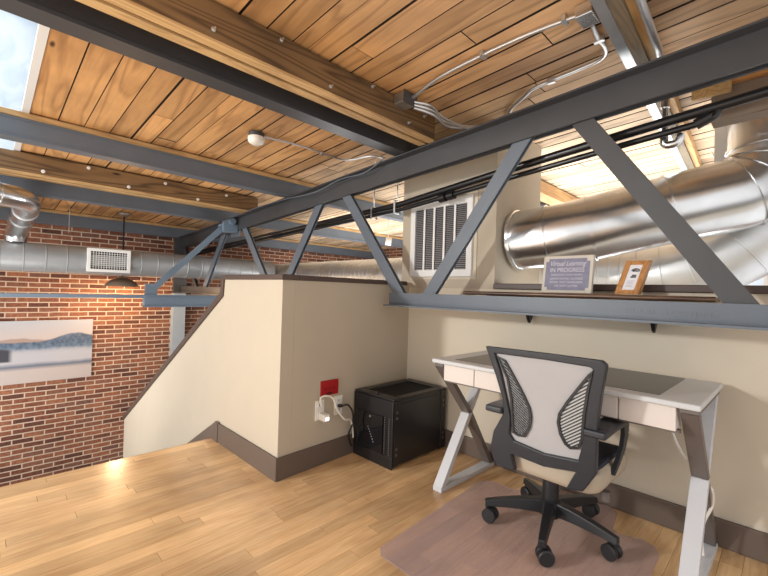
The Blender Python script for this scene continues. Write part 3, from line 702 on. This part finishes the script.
a = MB(); a.prism([(-wi+c, h0), (wi-c, h0), (wi-c, h0+c*.8), (wi, h0+c), (wi, h1-c), (wi-c, h1-c), (wi-c, h1), (-wi+c, h1), (-wi+c, h1-c), (-wi, h1-c), (-wi, h0+c), (-wi+c, h0+c)], lambda p, q, s: sgp(p, q, s), -.003, -.0005); a.build('panel', 'lavender', sg)
a = MB()
for body, size, h, w, sh in (('Virtual Learning', .052, .208, .26, .35), ('IN PROGRESS', .046, .160, .25, 0), ('PLEASE DO NOT KNOCK OR RING', .02, .132, .23, 0),
                             ('LEAVE NOTES OUTSIDE', .021, .102, .24, 0), ('DOOR, TEXT WHEN HERE', .021, .075, .24, 0), ('OR VISIT LATER', .02, .048, .17, 0)):
    add_text(a, body, size, lambda x, y, z, h=h: sgp(x, h+y, -.0042-z*.3), .002, sh, .0, w)
a.build('lettering', 'chalk', sg)
pf = thing('photo_frame', (-.76, 3.2, 1.575), 'small leaning oak frame with a white notice, right of the lavender sign', 'frame')
def pfp(x, h, d): return (-.785+x*.95+h*.19+d*.12, 3.10+x*.10+h*.42+d, 1.578+h)
w, h = .073, .235
a = MB()
for bx in ((-w, w, 0, .03), (-w, w, h-.03, h), (-w, -w+.034, .03, h-.03), (w-.034, w, .03, h-.03)):
    a.prism([(bx[0], bx[2]), (bx[1], bx[2]), (bx[1], bx[3]), (bx[0], bx[3])], lambda p, q, s: pfp(p, q, s), 0, .05)
a.build('frame', 'framewood', pf)
a = MB(); a.prism([(-w+.03, .026), (w-.03, .026), (w-.03, h-.026), (-w+.03, h-.026)], lambda p, q, s: pfp(p, q, s), .006, .04); a.build('notice', 'paper', pf)
a = MB()
for k, r in enumerate((.012, .02, .028)):
    pts = [pfp(.006+r*math.cos(t_), .15+r*math.sin(t_), .004) for t_ in [math.radians(20+12*j) for j in range(12)]]
    a.tube(pts, .0028, 6)
a.prism([(-.012, .115), (.022, .115), (.022, .124), (-.012, .124)], lambda p, q, s: pfp(p, q, s), .003, .0055)
a.prism([(-.006, .127), (.02, .127), (.02, .135), (-.006, .135)], lambda p, q, s: pfp(p, q, s), .003, .0055)
a.build('wifi_symbol', 'ink', pf)
a = MB()
for k in range(5): a.prism([(-.022, .05+k*.01), (.022-(k % 2)*.01, .05+k*.01), (.022-(k % 2)*.01, .053+k*.01), (-.022, .053+k*.01)], lambda p, q, s: pfp(p, q, s), .003, .0055)
a.build('text_lines', 'greytext', pf)

# ------------------------------------------------------------------ outlets on the landing wall
WX = lambda y: -.0215-.0543*(y-1.72)      # the landing wall drifts out of square
def shift_wall(o, y): o.location.x += (WX(y)+.002)*S; o.location.y += .03*S
def outlet(y0, y1, z0, z1, lab):
    t = thing('wall_outlet', (-2.868, (y0+y1)/2, z0), lab, 'outlet')
    a = MB(); a.box(-2.869, -2.858, y0, y1, z0, z1); a.build('plate', 'white_plastic', t, bevel=.004)
    ym = (y0+y1)/2; zm = (z0+z1)/2
    for s in (-1, 1):
        a = MB(); a.box(-2.8579, -2.853, ym-.024, ym+.024, zm+s*.042-.026, zm+s*.042+.026); so = a.build('socket', 'white', t, bevel=.004)
        a = MB()
        for q in (-1, 1): a.box(-2.8528, -2.8518, ym+q*.009-.002, ym+q*.009+.002, zm+s*.042-.006, zm+s*.042+.012)
        a.build('slot', 'ink', so)
    shift_wall(t, ym); return t
outlet(2.055, 2.15, .40, .575, 'white wall outlet on the left, carrying the plugged charger')
outlet(2.272, 2.366, .405, .58, 'white wall outlet nearer the black rack with a black plug')
t = thing('red_outlet', (-2.868, 2.21, .6), 'red outlet plate on the beige wall above the white outlets', 'outlet')
a = MB(); a.box(-2.869, -2.857, 2.11, 2.308, .603, .737); a.build('plate', 'red', t, bevel=.004)
a = MB()
for y in (2.16, 2.21, 2.255): 
    for q in (-1, 1): a.box(-2.8569, -2.8555, y+q*.009-.003, y+q*.009+.003, .655, .675)
a.box(-2.8569, -2.8555, 2.17, 2.24, .615, .63); a.build('slots', 'red_dark', t); shift_wall(t, 2.21)
t = thing('charger_plug', (-2.84, 2.11, .41), 'white charger plugged into the left outlet with a cord to the rack', 'charger')
a = MB(); a.box(-2.852, -2.77, 2.085, 2.15, .405, .468); a.build('charger_body', 'white_plastic', t, bevel=.01)
a = MB(); a.box(-2.769, -2.765, 2.10, 2.135, .415, .44); a.build('lamp_spot', 'bulb_white', t)
MB().tube(spline([(-2.83, 2.10, .53), (-2.83, 2.085, .60), (-2.82, 2.14, .615), (-2.81, 2.21, .58), (-2.80, 2.25, .48), (-2.79, 2.33, .38), (-2.80, 2.41, .355), (-2.83, 2.46, .27), (-2.845, 2.485, .20), (-2.85, 2.490, .16)], 8), .0085, 8).build('cord', 'white_plastic', t)
shift_wall(t, 2.12)
t = thing('power_plug', (-2.84, 2.32, .48), 'black plug and cord from the right outlet behind the rack', 'power cord')
a = MB(); a.box(-2.852, -2.815, 2.30, 2.335, .478, .505); a.build('plug', 'black', t, bevel=.006); shift_wall(t, 2.31)
MB().tube(spline([(-2.82, 2.325, .49), (-2.79, 2.37, .50), (-2.79, 2.43, .43), (-2.80, 2.45, .32), (-2.82, 2.42, .22), (-2.84, 2.455, .13), (-2.85, 2.485, .08)], 8), .009, 8).build('cord', 'black', t)

# ------------------------------------------------------------------ rack cabinet
t = thing('rack_cabinet', (-2.66, 2.94, 0), 'black metal network rack cabinet on the floor in the corner', 'cabinet')
x0, x1, y0, y1, zt = -2.918, -2.405, 2.55, 3.32, .61
a = MB(); a.box(x0+.01, x1-.012, y0+.012, y1, .02, zt-.02); a.build('body', 'rackblack', t, bevel=.006)
a = MB()
for bx in ((x0, x1, y0, y0+.10), (x0, x1, y1-.1, y1), (x0, x0+.08, y0+.1, y1-.1), (x1-.08, x1, y0+.1, y1-.1)): a.box(*bx, zt-.019, zt)
a.build('top_frame', 'rackblack', t, bevel=.008)
a = MB()
for i in range(22): xx = x0+.09+i*(x1-x0-.18)/21; a.box(xx-.004, xx+.004, y0+.1, y1-.1, zt-.0185, zt-.012)
a.build('top_vent', plain('vent_black', (.006, .006, .007, 1), .6), t)
a = MB(); a.lathe([(.0, 0), (.018, 0), (.018, .012), (.0, .014)], (x0+.26, y0+.05, zt), 12); a.build('cap', 'black', t)
# front face: frame, door with smoked glass, rails, lock
a = MB()
for bx in ((x0, x1, .0, .10), (x0, x1, zt-.17, zt-.02), (x0, x0+.06, .10, zt-.17), (x1-.07, x1, .10, zt-.17)): a.box(bx[0], bx[1], y0-.005, y0+.0119, bx[2], bx[3])
a.build('front_frame', 'rackblack', t, bevel=.006)
d = MB(); d.box(x0+.062, x1-.125, y0-.004, y0+.003, .102, zt-.172); d = d.build('door', plain('smoked_glass', (.01, .01, .012, 1), .08), t)
a = MB(); a.lathe([(.0, 0), (.012, 0), (.012, -.012), (.0, -.014)], (x0+.24, y0-.006, zt-.20), 12, 'y'); a.build('lock', 'chrome', d)
a = MB()
for k in range(7): a.box(x0+.20+.012*k, x0+.206+.012*k, y0-.0055, y0-.004, .30-.02*k, .31-.02*k)
a.build('hinge_screws', 'greytext', d)
a = MB()
for k in range(16): a.lathe([(.0, 0), (.0055, 0), (.0055, -.003), (.0, -.004)], (x1-.10, y0+.0, .12+k*.021), 8, 'y')
a.build('rail_holes', 'leggrey', t); a = MB()
for k in range(16): a.lathe([(.0, 0), (.0055, 0), (.0055, -.003), (.0, -.004)], (x1-.04, y0-.005, .12+k*.021), 8, 'y')
a.build('rail_holes', 'leggrey', t)
# side panel with recesses
a = MB(); a.box(x1-.0119, x1-.006, y0+.08, y1-.09, .04, zt-.05); a.build('side_panel', 'rackblack', t, bevel=.004)
for yy in (y0+.05, y1-.05):
    a = MB(); a.box(x1-.0119, x1, yy-.034, yy+.034, .02, zt-.021); st = a.build('side_post', 'rackblack', t, bevel=.005)
    a = MB()
    for zz in (.44, .49): a.lathe([(.0, .001), (.013, .001), (.013, .003), (.0, .003)], (x1, yy, zz), 12, 'x')
    a.build('post_holes', 'leggrey', st)
    a = MB()
    for zz in (.12, .17): a.lathe([(.0, .001), (.013, .001), (.013, .003), (.0, .003)], (x1, yy, zz), 12, 'x')
    a.build('post_holes', 'leggrey', st)
for xx in (x0+.05, x1-.05):
    for yy in (y0+.05, y1-.05): a = MB(); a.lathe([(.0, 0), (.022, 0), (.022, .021), (0, .021)], (xx, yy, 0), 12); a.build('foot', 'black', t)

# ------------------------------------------------------------------ desk (slightly turned from the wall)
dk = thing('writing_desk', (-1.12, 2.9, 0), 'white desk with grey glass top, drawers and crossed metal legs', 'desk')
TH = math.radians(-.8); PV = V((-1.12, 2.9, 0))
def dp(x, y, z):
    p = V((x, y, z))-PV; return (PV.x+p.x*math.cos(TH)-p.y*math.sin(TH), PV.y+p.x*math.sin(TH)+p.y*math.cos(TH), z)
def dbox(mb, x0, x1, y0, y1, z0, z1):
    vs = [dp(x, y, z) for z in (z0, z1) for y in (y0, y1) for x in (x0, x1)]
    return mb.add(vs, [(0, 2, 3, 1), (4, 5, 7, 6), (0, 1, 5, 4), (2, 6, 7, 3), (0, 4, 6, 2), (1, 3, 7, 5)])
L0, L1, F0, F1 = -1.952, -.288, 2.482, 3.30
a = MB(); dbox(a, L0, L1, F0, F1, 1.008, 1.04); a.build('tabletop', 'desktop', dk, bevel=.010, seg=3)
a = MB(); dbox(a, -1.80, -.475, F0+.10, F1-.04, 1.0402, 1.0425); a.build('glass_inset', 'deskglass', dk)
a = MB(); dbox(a, -1.868, -.395, F0+.07, F1-.05, .885, 1.0075); a.build('apron', 'desk', dk)
for xa, xb in ((-1.868, -1.600), (-1.594, -.662), (-.656, -.395)):
    a = MB(); dbox(a, xa, xb, F0+.05, F0+.069, .878, 1.004); a.build('drawer', 'desk', dk, bevel=.003)
a = MB(); dbox(a, -1.90, -.385, F0+.10, F0+.13, .857, .877); dbox(a, -1.90, -.385, F1-.12, F1-.09, .857, .884); a.build('rail', 'leggrey', dk)
for lx in (-1.912, -.342):
    yf, yb = 2.555, 3.29; ym, zm = 2.90, .55
    def strut(p, q, name, mat, w):
        # slanted flat bar whose ends are cut level, so it meets top and foot cleanly
        (ya, za), (yb_, zb) = p, q; h = .056
        mb_ = MB(); vs = [dp(x, y, z) for x in (lx-w/2, lx+w/2) for y, z in ((ya, za), (ya+h, za), (yb_+h, zb), (yb_, zb))]
        mb_.add(vs, [(0, 1, 2, 3), (4, 7, 6, 5), (0, 4, 5, 1), (1, 5, 6, 2), (2, 6, 7, 3), (3, 7, 4, 0)]); mb_.build(name, mat, dk, bevel=.004)
    strut((yf-(.03 if lx < -1 else .005), .974), (ym-.0, zm), 'dark_strut', 'leggrey', .080); strut((ym, zm-.001), (yb-.04, .036), 'dark_strut', 'leggrey', .078)
    strut((yf-.01, .036), (ym-.004, zm-.001), 'silver_strut', 'legsilver', .082); strut((ym-.002, zm), (yb-.11, .974), 'silver_strut', 'legsilver', .076)
    lg = MB(); dbox(lg, lx-.042, lx+.042, yf-.012, yb+.03, 0, .035); lg.build('foot_bar', 'legsilver', dk, bevel=.004)
    lg = MB(); dbox(lg, lx-.04, lx+.04, yf-(.032 if lx < -1 else .006), yb-.02, .975, 1.0075); lg.build('top_plate', 'leggrey', dk, bevel=.004)
tag(MB().tube(spline([(-.51, 2.95, .88), (-.495, 2.97, .78), (-.459, 2.97, .682), (-.419, 2.97, .617), (-.366, 2.98, .553), (-.333, 3.0, .501), (-.300, 3.02, .452), (-.300, 3.03, .36), (-.335, 3.04, .25), (-.345, 3.05, .14), (-.338, 3.06, .045)], 8), .0085, 8).build('power_cable', 'white_plastic'), 'white cable hanging from the desk down its right leg', 'cable')

# ------------------------------------------------------------------ chair mat
out = [(-1.66, 1.69), (-1.72, 1.74), (-1.78, 2.90), (-1.76, 2.98), (-1.70, 3.04), (-1.53, 3.03), (-1.47, 3.08), (-1.42, 3.27), (-1.34, 3.325), (-.91, 3.325), (-.85, 3.28), (-.81, 3.03), (-.77, 3.0), (-.64, 3.05), (-.57, 3.02), (-.53, 2.94), (-.50, 1.74), (-.56, 1.69)]
a = MB(); a.prism(out, lambda p, q, s: (p, q, s), .001, .008); tag(a.build('chair_mat', 'vinyl', bevel=.003), 'translucent pinkish vinyl chair mat under the office chair', 'mat')

# ------------------------------------------------------------------ office chair
ch = thing('office_chair', (-1.1, 2.71, .009), 'charcoal office chair with pale mesh back pushed up to the desk', 'chair')
cx, cy = -1.1, 2.71; ZM = .009
def bp(x, z, d=0.):        # point on the reclined back plane, d toward the desk
    return (x, 2.402-.12*z+d, z)
frame_out = [(-1.337, 1.225), (-.962, 1.229), (-.668, 1.229), (-.645, 1.209), (-.671, 1.049), (-.692, .885), (-.699, .749), (-.705, .617), (-.773, .498), (-.863, .48), (-.807, .598), (-.985, .566), (-1.19, .579), (-1.167, .479), (-1.234, .469), (-1.303, .491), (-1.332, .567), (-1.302, .693), (-1.235, .813), (-1.232, .914), (-1.274, 1.051)]
frame_in = [(-1.276, 1.188), (-.963, 1.192), (-.721, 1.187), (-.707, 1.168), (-.734, 1.036), (-.756, .869), (-.774, .743), (-.795, .664), (-.983, .644), (-1.167, .667), (-1.193, .698), (-1.183, .801), (-1.205, .92), (-1.239, 1.075)]
def ring(mb, outer, inner, d0, d1):
    """flat ring between two outlines, triangulated in the plane, then given depth"""
    import bmesh
    from mathutils.geometry import delaunay_2d_cdt
    pts = [V(p) for p in outer+inner]; no, ni = len(outer), len(inner)
    ed = [(i, (i+1) % no) for i in range(no)]+[(no+i, no+(i+1) % ni) for i in range(ni)]
    vs, es, fs, *_ = delaunay_2d_cdt(pts, ed, [], 1, 1e-6)
    def inside(p, poly):
        c = False; j = len(poly)-1
        for i in range(len(poly)):
            if (poly[i][1] > p[1]) != (poly[j][1] > p[1]) and p[0] < (poly[j][0]-poly[i][0])*(p[1]-poly[i][1])/(poly[j][1]-poly[i][1])+poly[i][0]: c = not c
            j = i
        return c
    keep = [f for f in fs if inside(sum((vs[i] for i in f), V((0, 0)))/len(f), outer) and not (inner and inside(sum((vs[i] for i in f), V((0, 0)))/len(f), inner))]
    n = len(vs); allv = [bp(p[0], p[1], d0) for p in vs]+[bp(p[0], p[1], d1) for p in vs]
    faces = [tuple(f) for f in keep]+[tuple(i+n for i in f[::-1]) for f in keep]
    cnt = {}
    for f in keep:
        for i in range(len(f)): e = (f[i], f[(i+1) % len(f)]); cnt[e] = 1
    for (p, q) in list(cnt):
        if (q, p) not in cnt: faces.append((p, q, q+n, p+n))
    mb.add(allv, faces)
a = MB(); ring(a, frame_out, frame_in, -.018, .022); a.build('back_frame', 'chairframe', ch, bevel=.006)
pan = [(x*.98-.0196, z) for x, z in frame_in]
pan = [(-1.285, 1.195), (-.963, 1.20), (-.712, 1.195), (-.70, 1.17), (-.726, 1.036), (-.748, .869), (-.765, .743), (-.788, .654), (-.983, .634), (-1.172, .657), (-1.20, .698), (-1.19, .801), (-1.212, .92), (-1.247, 1.075)]
a = MB(); ring(a, pan, [], .004, .010); bk = a.build('backrest_mesh', 'fabric', ch)
lensL = [(-1.265, 1.171), (-1.207, 1.044), (-1.185, .918), (-1.183, .801), (-1.179, .714), (-1.141, .70), (-1.096, .707), (-1.063, .77), (-1.052, .833), (-1.06, .891), (-1.10, .972), (-1.154, 1.065), (-1.21, 1.154)]
lensR = [(-.712, 1.173), (-.742, 1.141), (-.793, 1.067), (-.853, .978), (-.898, .90), (-.907, .846), (-.895, .781), (-.868, .731), (-.837, .713), (-.789, .727), (-.768, .783), (-.755, .923), (-.733, 1.063)]
def shrink(poly, k):
    c = (sum(p[0] for p in poly)/len(poly), sum(p[1] for p in poly)/len(poly)); out = []
    n = len(poly); area = sum(poly[i][0]*poly[(i+1) % n][1]-poly[(i+1) % n][0]*poly[i][1] for i in range(n)); sg_ = 1 if area > 0 else -1
    for i in range(n):
        p0, p1, p2 = V(poly[i-1]), V(poly[i]), V(poly[(i+1) % n])
        n1 = V((-(p1-p0).y, (p1-p0).x)).normalized()*sg_; n2 = V((-(p2-p1).y, (p2-p1).x)).normalized()*sg_
        m = (n1+n2); m = m.normalized() if m.length > .2 else n1
        out.append(tuple(p1+m*k))
    return out
for ln, side in ((lensL, -1), (lensR, 1)):
    a = MB(); inn = shrink(ln, .014); ring(a, ln, inn, -.010, .003); lf = a.build('side_vent', 'black', bk)
    # slats clipped to the opening
    a = MB(); xs = [p[0] for p in inn]; zs = [p[1] for p in inn]
    sl = .75 if side > 0 else -.75
    def clip(poly, f):
        out = []
        for i in range(len(poly)):
            p, q = poly[i], poly[(i+1) % len(poly)]; fp, fq = f(p), f(q)
            if fp >= 0: out.append(p)
            if fp*fq < 0: t_ = fp/(fp-fq); out.append((p[0]+(q[0]-p[0])*t_, p[1]+(q[1]-p[1])*t_))
        return out
    pitch = .0185 if side > 0 else .0155; c0 = min(zs)-.3
    while c0 < max(zs)+.9:
        lo_ = c0; hi_ = c0+pitch*.42
        xr = -1.12 if side < 0 else -.83
        pl = clip(inn, lambda p: (p[1]-sl*(p[0]-xr))-lo_)
        if len(pl) > 2: pl = clip(pl, lambda p: hi_-(p[1]-sl*(p[0]-xr)))
        if len(pl) > 2: a.prism(pl, lambda p, q, s: bp(p, q, s), -.006, .003)
        c0 += pitch
    a.build('slats', 'black', lf)
    a = MB(); ring(a, shrink(ln, .006), [], .0022, .0036); a.build('see_through_white', 'white', lf)  # added white sheet, stands for the bright desk seen between the slats
# seat
def slab(x0, x1, y0, y1, z0, z1, n=40, e=5., crown=.02):
    mb = MB(); rings = []; xm, ym = (x0+x1)/2, (y0+y1)/2
    prof = [(0, .90), (.12, .97), (.35, 1.), (.65, 1.), (.88, .985), (1., .93)]
    vs = []; 
    for h, k in prof:
        for j in range(n):
            t_ = 2*math.pi*j/n; c_, s_ = math.cos(t_), math.sin(t_)
            ux = math.copysign(abs(c_)**(2/e), c_); uy = math.copysign(abs(s_)**(2/e), s_)
            zz = z0+(z1-z0)*h-.045*max(0, uy)**3*(1-h*.2)
            vs.append((xm+ux*k*(x1-x0)/2, ym+uy*k*(y1-y0)/2, zz))
    fs = [(i*n+j, i*n+(j+1) % n, (i+1)*n+(j+1) % n, (i+1)*n+j) for i in range(len(prof)-1) for j in range(n)]
    fs += [tuple(range(n))[::-1], tuple((len(prof)-1)*n+j for j in range(n))]
    return mb.add(vs, fs, 0, True)
slab(-1.345, -.715, 2.385, 3.03, .450, .580, e=8.).build('seat_shell', 'seatfab', ch)
slab(-1.335, -.73, 2.40, 3.02, .575, .612, e=8.).build('seat', 'darkmesh', ch)
a = MB(); a.box(-1.22, -.98, 2.55, 2.88, .43, .474); a.box(-1.30, -.80, 2.66, 2.74, .452, .474); a.build('tilt_mechanism', 'black', ch, bevel=.01)
MB().tube([(-1.0, 2.72, .452), (-.84, 2.76, .40), (-.79, 2.77, .34)], .012, 8).build('lever', 'black', ch)
a = MB(); a.lathe([(.0, -.035), (.028, -.03), (.03, .03), (.0, .035)], (-.785, 2.77, .325), 12); a.build('lever_knob', 'leggrey', ch)
# armrests
for s, xa in ((-1, -1.285), (1, -.705)):
    t_ = MB(); zt_ = .862
    t_.prism([(2.262, zt_-.044), (2.262, zt_-.005), (2.33, zt_), (2.50, zt_-.004), (2.70, zt_-.012), (2.715, zt_-.03), (2.68, zt_-.045), (2.45, zt_-.04)], lambda p, q, d: (xa+d+(p-2.262)*.0*s, p, q), -.058, .058)
    ar = t_.build('armrest', 'chairframe', ch, bevel=.012)
    a = MB(); P = [(xa+.035*s, 2.685, zt_-.03), (xa+.036*s, 2.69, .76), (xa+.028*s, 2.68, .68), (xa+.012*s, 2.66, .60), (xa-.008*s, 2.63, .52)]
    W_ = [.10, .085, .07, .055, .04]
    for k in range(4): a.bar(P[k], P[k+1], W_[k], .022, up=(1, 0, 0), w2=W_[k+1])
    a.build('arm_support', 'chairframe', ch)
# column and star base
a = MB(); a.lathe([(.0, .17), (.052, .17), (.052, .36), (.034, .362), (.034, .435), (0, .435)], (cx, cy, 0), 24); a.build('column', 'black', ch)
a = MB(); a.lathe([(.0, .10), (.06, .10), (.075, .13), (.072, .20), (.055, .215), (.0, .215)], (cx, cy, 0), 24); a.build('hub', 'black', ch)
CA = [(-1.442, 2.481), (-.977, 2.296), (-.684, 2.668), (-.948, 3.087), (-1.43, 3.02)]
for i, (px, py) in enumerate(CA):
    an = math.atan2(py-cy, px-cx); R_ = .40; ex, ey = cx+R_*math.cos(an), cy+R_*math.sin(an); d = V((math.cos(an), math.sin(an), 0)); sd = V((-d.y, d.x, 0))
    a = MB(); n = 8; vs = []
    for k in range(n+1):
        t_ = k/n; p = V((cx, cy, 0))+d*(.05+(R_-.03)*t_); zt_ = .205-.055*t_**1.6; hh = .085-.045*t_; ww = .040-.016*t_
        for q, zz in ((-1, zt_-hh), (1, zt_-hh), (.8, zt_), (-.8, zt_)): vs.append(tuple(p+sd*ww*q+V((0, 0, zz))))
    fs = [(k*4+j, k*4+(j+1) % 4, (k+1)*4+(j+1) % 4, (k+1)*4+j) for k in range(n) for j in range(4)]+[(3, 2, 1, 0), (n*4, n*4+1, n*4+2, n*4+3)]
    a.add(vs, fs); lg = a.build('base_leg', 'black', ch, bevel=.006)
    yaw = an+[1.1, .4, 1.4, .2, 1.9][i]; w_ = V((math.cos(yaw), math.sin(yaw), 0)); off_ = V((-w_.y, w_.x, 0))*.018
    c_ = V((ex, ey, .047+ZM))+off_
    a = MB(); a.tube([V((ex, ey, .085)), V((ex, ey, .125))], .016, 10)
    for s in (-1, 1): a.tube([c_+w_*.008*s, c_+w_*.014*s, c_+w_*.036*s, c_+w_*.042*s], .047, 20, True, [.042, .047, .047, .040])
    a.tube([c_+w_*.010, c_-w_*.010], .038, 16)
    a.build('caster', 'black', lg)

# ------------------------------------------------------------------ light
sc = bpy.context.scene
wd = bpy.data.worlds.new('daylight'); sc.world = wd; wd.use_nodes = True; nt = wd.node_tree
tc = nt.nodes.new('ShaderNodeTexCoord'); sp = nt.nodes.new('ShaderNodeSeparateXYZ'); nt.links.new(tc.outputs['Generated'], sp.inputs[0])
rp = ramp(nt, sp.outputs[2], [(.0, (.88, .86, .84, 1)), (.35, (.86, .88, .92, 1)), (.9, (.84, .92, 1.0, 1))])
nt.links.new(rp, nt.nodes['Background'].inputs[0]); nt.nodes['Background'].inputs[1].default_value = 1.25
def area(name, loc, target, size, power, col=(1, 1, 1), sy=None):
    l = bpy.data.lights.new(name, 'AREA'); l.energy = power; l.color = col; l.shape = 'RECTANGLE'; l.size = size*S; l.size_y = (sy or size)*S
    o = bpy.data.objects.new(name, l); C.objects.link(o); o.location = V(loc)*S
    o.rotation_euler = (V(target)-V(loc)).to_track_quat('-Z', 'Y').to_euler(); return o
def point(name, loc, power, col, r=.05):
    l = bpy.data.lights.new(name, 'POINT'); l.energy = power; l.color = col; l.shadow_soft_size = r
    o = bpy.data.objects.new(name, l); C.objects.link(o); o.location = V(loc)*S; return o
area('lamp_room', (-4.4, -4.4, 2.85), (-1.0, 3.3, .8), .45, 125, (1, .98, .94))
area('fill_up', (-2.4, -1.0, .5), (-3.6, 1.2, 3.2), 2.0, 22, (1, .95, .88))  # unseen uplight added low down to brighten the ceiling boards
area('fill_hall', (-3.0, 6.0, 1.3), (-3.0, 5.9, 3.4), 3.0, 80, (1, 1, .98))  # added fill aimed at the hall ceiling, no fixture there
area('fill_bay', (-.9, 6.2, 1.3), (-.9, 4.6, 3.2), 1.6, 32, (1, .99, .97))  # unseen fill added beyond the truss for the right-hand boards
area('fill_stair', (-6.2, -.6, -.4), (-8.6, .2, 1.6), 1.8, 36, (1, .97, .93))  # added fill for the stairwell and brick wall, no fixture there
area('fill_far', (-6.0, 5.6, .8), (-5.6, 5.4, 3.0), 2.0, 60, (1, .99, .97))  # unseen fill added to lift the left end of the hall
point('lamp_pendant', (-8.43, 1.77, 1.42), 30, (1, .66, .36), .04)

# ------------------------------------------------------------------ camera
R3 = ((0.7051, 0.0149, -0.7089), (0.7085, 0.0263, 0.7052), (0.0292, -0.9995, 0.0081))
import re
cam = bpy.data.cameras.new('camera'); co = bpy.data.objects.new('camera', cam); C.objects.link(co)
r = [V((R3[i][0], -R3[i][1], -R3[i][2])) for i in range(3)]
m = Matrix((r[0], r[1], r[2])); q = m.to_quaternion(); q.normalize()
co.matrix_world = Matrix.Translation(V((0, 0, 1.55*S))) @ q.to_matrix().to_4x4()
cam.sensor_width = 36; cam.lens = 403.65/768*36; cam.clip_start = .02
sc.camera = co
sc.view_settings.view_transform = 'Standard'; sc.view_settings.exposure = 0.12
sc.cycles.max_bounces = 8
for o in bpy.data.objects:
    if '_loc' in o: del o['_loc']
